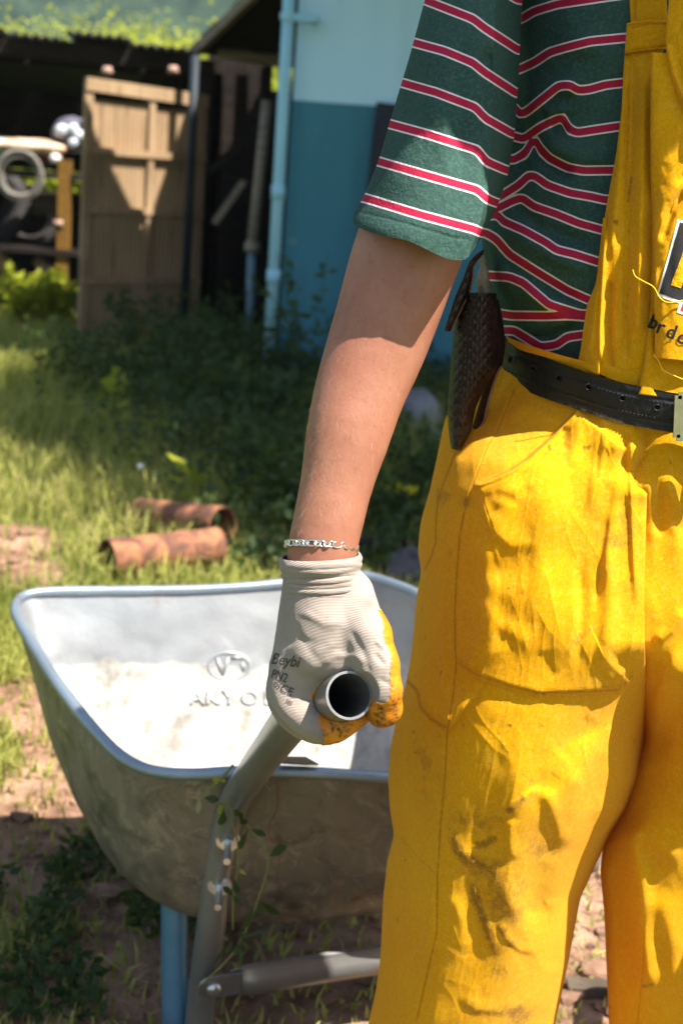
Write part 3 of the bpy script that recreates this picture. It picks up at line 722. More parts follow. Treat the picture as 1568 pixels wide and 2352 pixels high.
for (x, y, Yd, w_, h_), l, m_ in (((112, 470, 11.5, .22, .16), 'dull brown crate on the shelf under the bench', M_bark), ((30, 332, 11.1, .20, .07), 'pale folded sack on the bench behind the wire coil', M_pink), ((178, 332, 11.15, .10, .12), 'pale tin can on the bench against the gate edge', M_white)):
    c = at(x, y, Yd); b = MB(); b.box(c, (w_, w_ * .8, h_), None, .92); b.box(c + [0, 0, h_ / 2 + .006], (w_ * 1.02, w_ * .82, .012)); tag(b.build('crate' if 'crate' in l else 'sack' if 'sack' in l else 'tin', m_), l, 'crate' if 'crate' in l else 'sack' if 'sack' in l else 'tin')
for (x, y), l in (((247, 162), 'pale stub added for a light spot under the shed roof left of the gate top'), ((398, 160), 'pale stub added for a light spot under the shed roof above the gate')):
    thing_tube('light_spot', l, 'light spot', [at(x, y - 9, 10.9), at(x, y + 9, 10.9)], [.03, .05], M_pink)  # pale stubs added where light shows through holes

# ================================================================== RUSTY PIPES, STONES
def rusty(label, a, b_, r, wall, par=None):
    o = empty('rusty_pipe', label, 'pipe', 'rusty pipe offcuts in the grass'); b = MB(); n = 24; pts = np.linspace(a, b_, n)
    b.hollow(pts, r * (1 + .03 * np.sin(np.arange(n) * .9)), wall, 36); q = b.build('pipe_wall', M_rust, o, True); autosmooth(q, 40); return o
rusty('nearer rusty pipe offcut with its dark open end to the left', P(246, 1283, 4.16), P(498, 1254, 4.40), .060, .008)
rusty('farther rusty pipe offcut lying askew behind the other pipe', P(512, 1205, 4.60), P(326, 1184, 4.90), .062, .007)
o = MB(); o.tube([P(790, 1252, 4.5), P(990, 1262, 4.6)], [.035, .03], 10); tag(o.build('dark_branch', M_dark_wood, None, True), 'dark branch lying in the shade behind the wrist', 'branch')
lump('pale_boulder', 'pale grey boulder in the weeds between the arm and the hip', 'boulder', P(962, 962, 6.2), (.105, .10, .13), M_stone, 31)
lump('grey_rock', 'grey rock at the foot of the pale boulder', 'rock', P(985, 1015, 6.0), (.10, .1, .06), M_stone, 33)
lump('purple_stone', 'dark purplish stone behind the barrow rim beside the trousers', 'stone', P(945, 1310, 4.35), (.09, .08, .075), M_stone_dark, 35)

# ================================================================== WHEELBARROW
def zinc_mat(name, hi, lo, sun_white=False, rough=0.42, metal=0.55, dark=False):
    m = Mat(name); c = m.co('Object'); a = m.noise(5, 6, 0.6, c); b = m.noise(38, 5, 0.7, c); d = m.noise(13, 5, 0.65, c, 0.5)
    k = m.mix(m.ramp(a, 0.3, 0.7), lo, hi)
    rs = m.math('MULTIPLY', m.ramp(d, 0.60, 0.72), m.ramp(b, 0.42, 0.6))
    k = m.mix(m.math('MULTIPLY', rs, 0.75), k, (0.26, 0.13, 0.06)); r = rough; mt = metal
    if dark:
        fl = m.ramp(m.noise(24, 6, .75, c, .8), .51, .60); k = m.mix(m.math('MULTIPLY', fl, .7), k, (0.36, .31, .25)); dk = m.ramp(m.noise(17, 6, .75, c, .6), .52, .64); k = m.mix(m.math('MULTIPLY', dk, .75), k, (0.045, .04, .036))
    if sun_white:
        f = m.math('ADD', m.attr('sun_white'), m.math('MULTIPLY', m.math('SUBTRACT', b, 0.5), 0.5), True); f = m.ramp(f, 0.35, 0.6)
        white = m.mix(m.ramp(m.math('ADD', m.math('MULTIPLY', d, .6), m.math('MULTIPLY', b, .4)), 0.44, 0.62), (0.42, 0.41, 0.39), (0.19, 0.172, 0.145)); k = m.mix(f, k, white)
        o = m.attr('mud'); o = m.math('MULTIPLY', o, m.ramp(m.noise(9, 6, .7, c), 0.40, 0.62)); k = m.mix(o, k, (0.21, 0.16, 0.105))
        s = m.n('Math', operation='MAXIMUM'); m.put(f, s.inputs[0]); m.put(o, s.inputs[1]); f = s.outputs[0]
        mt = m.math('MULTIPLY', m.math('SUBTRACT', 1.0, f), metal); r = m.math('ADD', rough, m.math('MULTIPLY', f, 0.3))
    m.set(Base_Color=k, Metallic=mt, Roughness=r, Normal=m.bump(m.math('ADD', b, m.math('MULTIPLY', m.noise(160, 2, .5, c), 0.3)), 0.25, 0.003)); return m.m
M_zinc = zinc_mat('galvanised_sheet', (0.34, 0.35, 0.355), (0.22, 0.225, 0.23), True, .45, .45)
M_tube = zinc_mat('galvanised_tube', (0.34, 0.33, 0.315), (0.21, 0.203, 0.192), False, 0.34, 0.6)
M_rim = zinc_mat('rim_zinc', (0.30, 0.36, 0.42), (0.20, 0.24, 0.28), False, 0.40, 0.6)
M_under = zinc_mat('weathered_underside', (0.22, 0.20, 0.172), (0.10, 0.088, 0.072), True, .42, .6, True)
M_bolt = zinc_mat('bolt_zinc', (0.66, 0.70, 0.74), (0.5, 0.54, 0.58), False, 0.3, 0.9)
M_leg = zinc_mat('bluish_tube', (0.17, 0.36, 0.52), (0.10, 0.24, 0.38), False, 0.38, 0.5)
M_tyre = plain('tyre_rubber', (0.02, 0.02, 0.02), 0.8)

wb_ = empty('wheelbarrow', 'galvanised steel wheelbarrow with a dented tray, gripped by the gloved hand', 'wheelbarrow')
RIM = [(540,1768,1.775),(460,1772,1.775),(395,1771,1.775),(342,1762,1.7785),(300,1745,1.7925),(260,1715,1.817),(200,1650,1.8765),(150,1587,1.9395),(110,1530,2.0025),(70,1465,2.1005),(46,1425,2.1845),(36,1398,2.2335),(42,1374,2.2825),(65,1360,2.3105),(110,1354,2.3245),(200,1352,2.3385),(330,1351,2.3525),(450,1349,2.3665),(560,1343,2.3805),(650,1335,2.3945),(740,1327,2.4085),(800,1319,2.4155),(835,1317,2.4155),(880,1328,2.3945),(950,1354,2.3385),(1010,1397,2.2545),(1060,1462,2.1565),(1105,1560,2.0165),(1150,1680,1.8905),(1165,1740,1.8275),(1150,1775,1.7995),(1100,1790,1.7855),(1000,1788,1.782),(890,1781,1.7785),(760,1771,1.775),(640,1766,1.775)]
BOT = [(560,2104,0.195),(500,2098,0.195),(455,2086,0.195),(415,2068,0.2),(370,2040,0.2),(330,2008,0.2),(300,1975,0.2),(282,1945,0.2),(275,1920,0.2),(275,1900,0.2),(285,1885,0.2),(305,1874,0.2),(335,1868,0.2),(375,1864,0.2),(430,1862,0.2),(480,1860,0.2),(540,1858,0.2),(600,1856,0.2),(650,1854,0.2),(700,1852,0.2),(750,1850,0.2),(800,1848,0.2),(850,1848,0.2),(890,1850,0.2),(930,1855,0.2),(970,1868,0.2),(1000,1890,0.2),(1030,1925,0.2),(1060,1970,0.2),(1078,2030,0.2),(1070,2062,0.2),(1040,2072,0.2),(980,2072,0.2),(880,2076,0.2),(770,2092,0.195),(660,2102,0.195)]
def closed(p, n):
    p = np.asarray(p, float); q = np.concatenate([p[-3:], p, p[:3]]); c = crom(q, 4000)
    a = np.argmin(((c[:2000] - p[0]) ** 2).sum(1)); b_ = 2000 + np.argmin(((c[2000:] - p[0]) ** 2).sum(1)); return c, a, b_
def loop_match(A, Bq, n):
    """both loops sampled at matching control points"""
    A = np.asarray(A); Bq = np.asarray(Bq); m = len(A); seg = np.concatenate([[0], np.cumsum(np.linalg.norm(np.diff(np.concatenate([A, A[:1]]), axis=0), axis=1))])
    t = np.linspace(0, seg[-1], n, endpoint=False); k = np.clip(np.searchsorted(seg, t, 'right') - 1, 0, m - 1); f = ((t - seg[k]) / (seg[k + 1] - seg[k]))[:, None]
    def ev(Q):
        a, b_, c, d = Q[(k - 1) % m], Q[k], Q[(k + 1) % m], Q[(k + 2) % m]
        return 0.5 * (2 * b_ + (c - a) * f + (2 * a - 5 * b_ + 4 * c - d) * f ** 2 + (3 * b_ - a - 3 * c + d) * f ** 3)
    return ev(A), ev(Bq)
Rw = np.array([P(*p) for p in RIM]); Bw = np.array([G(x, y, z) for x, y, z in BOT])
N = 420; Rl, Bl = loop_match(Rw, Bw, N)
for _ in range(6): Rl[:, 2] = .5 * Rl[:, 2] + .25 * (np.roll(Rl[:, 2], 1) + np.roll(Rl[:, 2], -1))
for _ in range(10): Bl = .5 * Bl + .25 * (np.roll(Bl, 1, 0) + np.roll(Bl, -1, 0))
nt = 70; T = np.linspace(0, 1, nt)[:, None]
s_ang = np.arange(N) / N
isfar = ((Rl[:, 1] - 1.775) / 0.62).clip(0, 1)[None]                       # 0 at the near rim, 1 at the far rim
brk = 0.36 + 0.05 * fbm(s_ang * 40, 0 * s_ang, o=3, seed=5)[None] * isfar
vv = np.where(T < brk, T / brk * 0.42, 0.42 + (T - brk) / (1 - brk) * 0.58)    # drop
hh_far = np.where(T < brk, T / brk * 0.27, 0.27 + (T - brk) / (1 - brk) * 0.73)
hh_near = 0.25 * T + 0.75 * T ** 2.6                            # walls bulge out before turning into the floor
hh = hh_near * (1 - isfar) + hh_far * isfar; vn = 1.0 * np.sin(T * np.pi / 2) ** 1.05
vv = vn * (1 - isfar) + vv * isfar
W = np.stack([Rl[None, :, 0] + (Bl[None, :, 0] - Rl[None, :, 0]) * hh, Rl[None, :, 1] + (Bl[None, :, 1] - Rl[None, :, 1]) * hh, Rl[None, :, 2] + (Bl[None, :, 2] - Rl[None, :, 2]) * vv], -1)
cen = Bl.mean(0); nfl = 14
Fl = np.stack([Bl + (cen - Bl) * k for k in np.linspace(0, 1, nfl + 1)[1:-1]])
Wt = np.concatenate([W, Fl])
for _ in range(3): Wt[1:-1] = .5 * Wt[1:-1] + .25 * (Wt[:-2] + Wt[2:])
dent = .005 * fbm(Wt[..., 0] * 9, Wt[..., 1] * 9, Wt[..., 2] * 9, o=3, seed=77) * sstep(0, .12, np.linspace(0, 1, len(Wt)))[:, None]
dent2 = .004 * np.sqrt(np.abs(fbm(Wt[..., 0] * 14, Wt[..., 1] * 14, Wt[..., 2] * 14, o=2, seed=78))) * (isfar > .55) * sstep(.1, .3, np.linspace(0, 1, len(Wt)))[:, None]
gu = np.gradient(Wt, axis=0); gv = (np.roll(Wt, -1, 1) - np.roll(Wt, 1, 1)); nn = np.cross(gu, gv); nn /= np.linalg.norm(nn, axis=-1)[..., None] + 1e-9
Wt = Wt + nn * (dent + dent2)[..., None]
M_ = len(Wt); V = np.concatenate([Wt.reshape(-1, 3), [cen]])
i, j = np.meshgrid(np.arange(M_ - 1), np.arange(N), indexing='ij'); j2 = (j + 1) % N
q = np.stack([i * N + j, i * N + j2, (i + 1) * N + j2, (i + 1) * N + j], -1).reshape(-1, 4)
jj = np.arange(N); tri = np.stack([(M_ - 1) * N + jj, (M_ - 1) * N + (jj + 1) % N, np.full(N, M_ * N)], 1)
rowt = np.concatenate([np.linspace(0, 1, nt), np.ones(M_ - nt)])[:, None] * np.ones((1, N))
sun_white = sstep(0.28, 0.37, rowt + 0.05 * fbm(Wt[..., 0] * 12, Wt[..., 1] * 12, o=3, seed=31))  # painted white where the sun burns out the lower tray slope
tray_in = mesh('tray', V, [q, tri], True, {'sun_white': np.concatenate([sun_white.ravel(), [1]]), 'mud': np.zeros(len(V))})
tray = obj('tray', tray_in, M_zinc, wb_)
# outer skin of the same sheet, 2.5 mm outside, muddy
sgn = 1.0 if (nn[10, 0] @ (cen - Wt[10, 0])) < 0 else -1.0
Wo = Wt + nn * sgn * .0025; Vo = np.concatenate([Wo.reshape(-1, 3), [cen - [0, 0, .0025]]])
skin = mesh('tray_underside', Vo, [q[:, ::-1], tri[:, ::-1]], True, {'sun_white': np.zeros(len(Vo)), 'mud': np.full(len(Vo), .8)})
obj('tray_underside', skin, M_under, wb_)
b = MB(); RR = np.concatenate([Rl, Rl[:1]]); b.tube(RR + [0, 0, -.004], .0088 + .0012 * fbm(np.arange(N + 1) / 14, np.zeros(N + 1), seed=2), 12, False); b.build('rolled_rim', M_rim, wb_, True)
# raised emblem and lettering pressed into the front slope
dg = bpy.context.evaluated_depsgraph_get()
def bvh_of(*objs):
    vs_, ps = [], []; n = 0
    for o in objs:
        me = o.data; k = len(me.vertices); c = np.empty(k * 3, np.float32); me.vertices.foreach_get('co', c); M4 = np.array(o.matrix_world)
        c = c.reshape(-1, 3) @ M4[:3, :3].T + M4[:3, 3]
        vs_ += [tuple(v) for v in c]; ps += [tuple(a + n for a in p.vertices) for p in me.polygons]; n += k
    return BVHTree.FromPolygons(vs_, ps)
def hit(bv, x, y, default=None):
    d = ray(np.float64(x), np.float64(y)); h = bv.ray_cast(Vector(CAM), Vector(d).normalized(), 20)
    return (np.array(h[0]), np.array(h[1])) if h[0] is not None else default
def text_tris(body, size=1.0, shear=0.0, bold=0.0):
    cu = bpy.data.curves.new('lettering', 'FONT'); cu.body = body; cu.size = size; cu.resolution_u = 4; cu.shear = shear; cu.offset = bold
    o = bpy.data.objects.new('lettering', cu); col.objects.link(o); dg.update(); me = bpy.data.meshes.new_from_object(o.evaluated_get(bpy.context.evaluated_depsgraph_get()))
    bm = bmesh.new(); bm.from_mesh(me); bmesh.ops.triangulate(bm, faces=bm.faces[:])
    for _ in range(2): bmesh.ops.subdivide_edges(bm, edges=[e for e in bm.edges if e.calc_length() > .12 * size], cuts=1)
    bmesh.ops.triangulate(bm, faces=bm.faces[:]); bm.verts.ensure_lookup_table()
    V = np.array([v.co[:] for v in bm.verts]); F = np.array([[v.index for v in f.verts] for f in bm.faces]); bm.free()
    bpy.data.objects.remove(o); bpy.data.meshes.remove(me); bpy.data.curves.remove(cu); return V, F
def print_on(bv, name, V2, F, x, y, size, rot, mat, parent, lift=.0006, sx=1.0, thick=0.0):
    """lays flat lettering onto the surface it belongs to"""
    c, s = math.cos(rot), math.sin(rot); X = x + size * (V2[:, 0] * sx * c + V2[:, 1] * s); Y = y + size * (V2[:, 0] * sx * s - V2[:, 1] * c)
    W = []; ok = []
    for a, b_ in zip(X, Y):
        h = hit(bv, a, b_)
        if h is None: W.append((0, 0, 0)); ok.append(False); continue
        nrm = h[1] if h[1] @ (h[0] - CAM) < 0 else -h[1]
        W.append(h[0] + nrm * lift); ok.append(True)
    ok = np.array(ok); F = F[ok[F].all(1)]
    if not len(F): return None
    W = np.array(W); use = np.unique(F); mp = np.full(len(W), -1); mp[use] = np.arange(len(use)); W = W[use]; F = mp[F]
    me = mesh(name, W, F, True); o = obj(name, me, mat, parent)
    if thick:
        md = o.modifiers.new('thickness', 'SOLIDIFY'); md.thickness = thick; md.offset = -1
    return o
bvt = bvh_of(tray)
for ch, x in (('A', 436), ('K', 471), ('Y', 510), ('O', 552), ('L', 604)):
    V2, F2 = text_tris(ch, 1.0, 0, .015); print_on(bvt, 'raised_letter', V2, F2, x, 1618, 46, .03, M_zinc, wb_, .0028, 1.12, .0028)
a = np.linspace(0, 2 * np.pi, 49); ring = MB()
pts = [hit(bvt, 526 + 47 * math.cos(t), 1530 + 31 * math.sin(t))[0] for t in a]; ring.tube(np.array(pts), .0024, 8, False)
for seg in (((498, 1510), (512, 1550)), ((512, 1550), (526, 1508)), ((526, 1508), (560, 1512)), ((556, 1522), (560, 1540))):
    ring.tube(np.array([hit(bvt, *p)[0] for p in seg]), .003, 8)
ring.build('pressed_emblem', M_zinc, wb_, True)

# frame: handle tube that bends down into the leg
HP = [(802,1597,1.135),(772,1603,1.168),(737,1611,1.21),(706,1622,1.25),(675,1648,1.32),(641,1692,1.44),(602,1745,1.60),(575,1783,1.705),(549,1822,1.745),(530,1866,1.768),(515,1930,1.785),(501,2000,1.80),(486,2120,1.815),(471,2230,1.83),(457,2352,1.845),(447,2440,1.86)]
hp = crom([P(*p) for p in HP], 90); hp = smooth1(hp, 4); h0 = P(802, 1597, 1.135); hp[0] = h0
b = MB(); b.hollow(hp, .0207, .0022, 40); hnd = b.build('handle_tube', M_tube, wb_, True); autosmooth(hnd, 50)
b = MB(); b.hollow(hp + np.array([.76, .12, .0]), .0207, .0022, 32); autosmooth(b.build('handle_tube', M_tube, wb_, True), 50)
for dx, lbl in ((0, 1), (.86, 0)):
    b = MB(); p0, p1 = P(399, 2040, 1.875), P(404, 2425, 1.87); b.tube(crom([p0 + [dx, dx * .2, .02], (p0 + p1) / 2 + [dx, dx * .2, 0], p1 + [dx, dx * .2, 0]], 8), .0195, 20); o = b.build('leg', M_leg, wb_, True)
    if lbl: o['label'] = 'bluish leg tube under the tray'
# pressed steel cross brace with a flattened bolted end
pa, pb = P(527, 2254, 1.815), P(905, 2196, 1.89); pb = pb + (pb - pa) * .55
d = (pb - pa) / np.linalg.norm(pb - pa); upn = np.array([0, -.35, 1.0]); upn -= d * (upn @ d); upn /= np.linalg.norm(upn); out = np.cross(upn, d); out = out if out[1] < 0 else -out
prof = [(.023, 0), (.0225, .004), (.017, .006), (.0125, .012), (.004, .0165), (-.004, .0165), (-.0125, .012), (-.017, .006), (-.0225, .004), (-.023, 0)]
n = 40; t = np.linspace(0, 1, n); flat = sstep(0, .07, t); V = []
for k in range(n):
    for u, w in prof: V.append(pa + (pb - pa) * t[k] + upn * u * 1.35 * (.75 + .25 * flat[k]) + out * 1.3 * w * (.25 + .75 * flat[k]))
m = len(prof); i, j = np.meshgrid(np.arange(n - 1), np.arange(m), indexing='ij'); j2 = (j + 1) % m
b = MB(); b.add(V, np.stack([i * m + j, (i + 1) * m + j, (i + 1) * m + j2, i * m + j2], -1).reshape(-1, 4)); brace = b.build('cross_brace', M_tube, wb_, True); autosmooth(brace, 50)
pc = P(489, 2264, 1.792); n2 = 20; V = []
for s_ in (0, .004):
    for k in range(n2):
        an_ = math.pi * .5 + math.pi * k / (n2 - 1); V.append(pc + d * (.0215 * math.cos(an_)) + upn * (.0215 * math.sin(an_)) + out * s_)
    V.append(pc + d * .04 - upn * .021 + out * s_); V.append(pc + d * .04 + upn * .021 + out * s_)
b = MB(); k = n2 + 2; b.add(V, [[i, (i + 1) % k, k + (i + 1) % k, k + i] for i in range(k)], [[k, k + i, k + i + 1] for i in range(1, k - 1)] + [[0, i + 1, i] for i in range(1, k - 1)]); b.build('clamp_plate', M_tube, wb_)
o = MB(); o.tube([pc + out * .003, pc + out * .009, pc + out * .0125], [.0115, .0105, .005], 20); o.build('bolt', M_bolt, wb_, True)
# studs with washers and nuts through the leg tube
for (x, y), dx in (((524, 1930), .004), ((505, 2034), .003)):
    c = P(x, y, 1.765 if y < 2000 else 1.785); ax = np.array([dx / .06, -1.0, -.10]); ax /= np.linalg.norm(ax)
    b = MB(); b.cyl(c - ax * .03, c + ax * .052, .0048, 16); o = b.build('stud', M_bolt, wb_, True); autosmooth(o, 40)
    b = MB(); b.cyl(c + ax * -.004, c + ax * .001, .0165, 24); b.cyl(c + ax * .0005, c + ax * .003, .0145, 24); autosmooth(b.build('washer', M_bolt, wb_, True), 40)
    b = MB(); b.cyl(c + ax * .003, c + ax * .012, .0098, 6); b.build('nut', M_bolt, wb_)
# wheel ahead of the tray
wc = (Bl[N // 3] + Bl[2 * N // 3]) / 2 + np.array([.05, .42, -.02]); wc[2] = .185; ax = np.array([.93, .36, 0]); ax /= np.linalg.norm(ax); f2 = np.array([-ax[1], ax[0], 0])
a = np.linspace(0, 2 * np.pi, 37); b = MB(); b.tube(np.stack([wc + f2 * .145 * math.cos(t) + np.array([0, 0, 1]) * .145 * math.sin(t) for t in a]), .04, 14, False); wh = b.build('wheel', M_tyre, wb_, True)
b = MB(); b.cyl(wc - ax * .02, wc + ax * .02, .115, 28); b.cyl(wc - ax * .06, wc + ax * .06, .022, 16); b.build('rim', M_rim, wh)
for s_ in (-1, 1):
    e = wc + ax * .055 * s_; b = MB(); b.tube([e, e - f2 * .3 + ax * .06 * s_, e - f2 * .62 + ax * .15 * s_ + [0, 0, .0]], .016, 14); b.build('fork_tube', M_tube, wb_, True)

# ------------------------------------------------------------------ sprig of weed caught on the handle
def ws_(zx, zy): return 430.6 + zx * .2197, 1751 + zy * .2197
sp = empty('weed_sprig', 'uprooted green weed sprig hanging from the handle tube of the wheelbarrow', 'weed')
M_stem = leaf_mat('sprig_stem', (0.10, 0.12, 0.03), (0.30, 0.28, 0.10), 0.2); M_root = plain('red_root', (.16, .06, .04), .8)
def stem(pts, Y, r, mat=M_stem, nm='stem'):
    b = MB(); p = crom([P(*ws_(*z), Y + dy) for z, dy in zip(pts, np.linspace(0, .02, len(pts)))], len(pts) * 5); b.tube(p, np.linspace(r, r * .7, len(p)), 7)
    me = b.me(nm, True, {'tint': np.full(b.n, .6)}); obj(nm, me, mat, sp)
stem([(475, 30), (330, 190), (130, 355)], 1.70, .0019)
stem([(160, 370), (380, 450), (520, 550), (650, 690), (840, 1000), (740, 1430), (560, 1850), (430, 2050), (130, 2345)], 1.70, .0018)
stem([(440, 560), (520, 800), (530, 1080), (480, 1400), (475, 1750)], 1.70, .0016)
stem([(940, 180), (945, 360), (930, 500), (850, 670), (870, 800), (960, 900), (940, 1250)], 1.74, .0010, M_root, 'root')
stem([(790, 210), (850, 290), (800, 330), (720, 480)], 1.74, .0009); stem([(850, 290), (910, 240)], 1.74, .0008)
LV = [((130, 370), (105, 540), .9, .30), ((110, 370), (30, 375), 1, .25), ((340, 190), (262, 195), .75, .8), ((340, 185), (405, 195), .7, .5), ((380, 470), (345, 645), .35, .3), ((370, 470), (300, 510), .6, .5), ((170, 370), (340, 400), .3, .35), ((520, 560), (585, 530), .2, .5), ((540, 560), (615, 640), .15, .5), ((640, 690), (550, 900), .45, .2), ((660, 700), (830, 780), .35, .25), ((850, 990), (1055, 890), .1, .32), ((490, 1220), (520, 1370), .25, .4), ((480, 1400), (375, 1300), .2, .45), ((740, 1440), (965, 1575), .3, .24), ((740, 1450), (800, 1615), .3, .25), ((700, 1490), (610, 1720), .4, .24), ((560, 1850), (835, 1775), .35, .18), ((550, 1870), (645, 1785), .3, .4), ((545, 1860), (560, 1750), .3, .45), ((560, 1880), (572, 2145), .4, .17), ((545, 1870), (500, 2030), .4, .32), ((470, 1850), (425, 1990), .3, .3), ((400, 1900), (280, 2095), .35, .16), ((540, 1880), (620, 1935), .3, .3), ((480, 1400), (545, 1490), .3, .35), ((540, 560), (470, 500), .25, .4), ((800, 180), (835, 165), .6, .7), ((620, 1180), (545, 1130), .8, .35)]
for n_, (a_, t_, ti, asp) in enumerate(LV):
    A3, B3 = P(*ws_(*a_), 1.69 + .004 * (n_ % 4)), P(*ws_(*t_), 1.675 + .008 * (n_ % 5)); d = B3 - A3; L = np.linalg.norm(d); d /= L
    view = (CAM - A3) / np.linalg.norm(CAM - A3); w = np.cross(d, view); w /= np.linalg.norm(w); w = w * math.cos(.5 * math.sin(n_)) + np.cross(d, w) * math.sin(.5 * math.sin(n_)); nn_ = np.cross(w, d)
    tt = np.linspace(0, 1, 7); wd = np.sin(np.clip(tt, 0.02, 1) ** 1.5 * np.pi * .94 + .05) * L * asp * .55; V = []
    for k, u in enumerate(tt):
        c = A3 + d * L * u + nn_ * L * .12 * math.sin(u * 2.6); V += [c - w * wd[k], c + nn_ * -.12 * wd[k], c + w * wd[k]]
    q_ = []
    for k in range(6):
        for e in (0, 1): q_.append([k * 3 + e, k * 3 + e + 1, k * 3 + 4 + e, k * 3 + 3 + e])
    obj('leaf', mesh('leaf', V, np.array(q_), True, {'tint': np.full(21, ti)}), M_stem if ti > .8 else M_leaf_mid if ti < .3 else M_leaf_bright if ti > .55 else M_leaf_mid, sp)
# flake of dead leaf on the rim
b = MB(); c = P(680, 1757, 1.77); V = [c + np.array([x, 0, z]) + [0, y, 0] for x, y, z in ((-.03, -.008, .006), (-.01, -.014, .009), (.014, -.009, .007), (.03, 0, .004), (.012, .012, .008), (-.016, .010, .007))]
b.add(V + [v - [0, 0, .003] for v in V], [[i, (i + 1) % 6, 6 + (i + 1) % 6, 6 + i] for i in range(6)], [[0, i, i + 1] for i in range(1, 5)] + [[6, 6 + i + 1, 6 + i] for i in range(1, 5)])
tag(b.build('dead_leaf', plain('dead_leaf', (.16, .12, .07), .9)), 'crumb of dead brown leaf on the near rim of the wheelbarrow', 'leaf')

# ================================================================== GRASS AND WEEDS
def in_view(x, y, m=260):
    a, b_ = proj(np.stack([x, y, 0 * x], 1)); return (a > -m) & (a < 1568 + m) & (b_ < 2352 + 400)
def blades(n, xr, yr, hfun, dens, w0, seed, name, mat, lean=.45):
    r = np.random.default_rng(seed); x = r.uniform(*xr, n * 4); y = yr[0] + (yr[1] - yr[0]) * r.random(n * 4) ** 1.25
    k = in_view(x, y) & (r.random(n * 4) < dens(x, y)); x, y = x[k][:n], y[k][:n]; n = len(x)
    h = hfun(x, y) * r.uniform(.55, 1.3, n); a = r.uniform(0, 2 * np.pi, n); ln = r.normal(0, lean, (n, 2)) + [0.12, -.05]; w = w0 * r.uniform(.6, 1.4, n)
    z = gz(x, y); base = np.stack([x, y, z - .005], 1); q = np.stack([np.cos(a), np.sin(a), 0 * a], 1) * w[:, None]
    e1 = base + np.stack([ln[:, 0] * h * .18, ln[:, 1] * h * .18, h * .5], 1); e2 = base + np.stack([ln[:, 0] * h * .75, ln[:, 1] * h * .75, h * np.clip(1 - .25 * (ln ** 2).sum(1), .3, 1)], 1)
    V = np.stack([base - q, base + q, e1 - q * .8, e1 + q * .8, e2], 1).reshape(-1, 3); o = np.arange(n)[:, None] * 5
    t = np.clip(.5 + .30 * fbm(x * 1.6, y * 1.6, o=3, seed=40) + r.normal(0, .22, n), 0, 1)
    return obj(name, mesh(name, V, [o + [0, 1, 3, 2], o + [2, 3, 4]], False, {'tint': np.repeat(t, 5)}), mat)
def rough_(x, y): return sstep(-.55, .15, x + .32 * (y - 6) * 0) * sstep(4.6, 5.6, y)
def hmead(x, y): return .07 + .07 * sstep(3.4, 5, y) + .05 * fbm(x * 1.7, y * 1.7, o=2, seed=11) + .14 * rough_(x, y)
def dmead(x, y): return np.clip(greenness(x, y) * 1.3 - .38, 0.012, 1) * np.where(y > 2.9, 1, .8)
g1 = blades(60000, (-4.5, 3.2), (2.9, 10.8), hmead, dmead, .0042, 1, 'meadow_grass', M_grass); tag(g1, kind='stuff')
g2 = blades(64000, (-2.0, 1.6), (1.75, 3.6), lambda x, y: .028 + .065 * greenness(x, y), lambda x, y: np.clip(greenness(x, y) * 2.0 - .62, .04, 1), .0032, 2, 'short_grass', M_grass, .6); tag(g2, kind='stuff')
g3 = blades(5200, (-2.6, 1.6), (2.0, 6.5), lambda x, y: .05 + .09 * sstep(3, 5, y), lambda x, y: .3 + .7 * greenness(x, y), .0028, 3, 'dry_grass', M_dry, .9); tag(g3, kind='stuff')
# clods and pebbles
r = np.random.default_rng(12); ico = MB()
bm = bmesh.new(); bmesh.ops.create_icosphere(bm, subdivisions=1, radius=1.0); iv = np.array([v.co[:] for v in bm.verts]); ifc = np.array([[v.index for v in f.verts] for f in bm.faces]); bm.free()
n = 700; x = r.uniform(-1.6, 1.4, n * 3); y = r.uniform(1.8, 4.6, n * 3); k = in_view(x, y) & (r.random(n * 3) < 1.1 - greenness(x, y)); x, y = x[k][:n], y[k][:n]
for a_, b_ in zip(x, y):
    s_ = r.gamma(2.0, .0035) + .003; ico.add(iv * (1 + .25 * r.normal(size=(len(iv), 1))) * s_ * [1.2, 1, .7] + [a_, b_, gz(a_, b_) + s_ * .2], None, ifc)
tag(ico.build('clods', M_pebble), kind='stuff')
for (x, y), rad, l in (((862, 2108), .022, 'pale brown stone lying under the tray beside the trouser leg'), ((836, 2095), .016, 'small grey stone under the tray edge'), ((700, 2150), .02, 'flat brown clod in the sunlit soil under the tray'), ((1365, 2240), .02, 'reddish flat stone in the soil between the trouser legs')):
    c = G(x, y); lump('stone', l, 'stone', (c[0], c[1], rad * .4), (rad * 1.5, rad * 1.2, rad * .8), M_pebble, int(x))
c = G(1385, 2290); b = MB(); b.box((c[0], c[1], .012), (.12, .035, .02)); tag(b.build('wood_chip', M_bark), 'flat splinter of wood lying on the soil between the legs', 'wood')

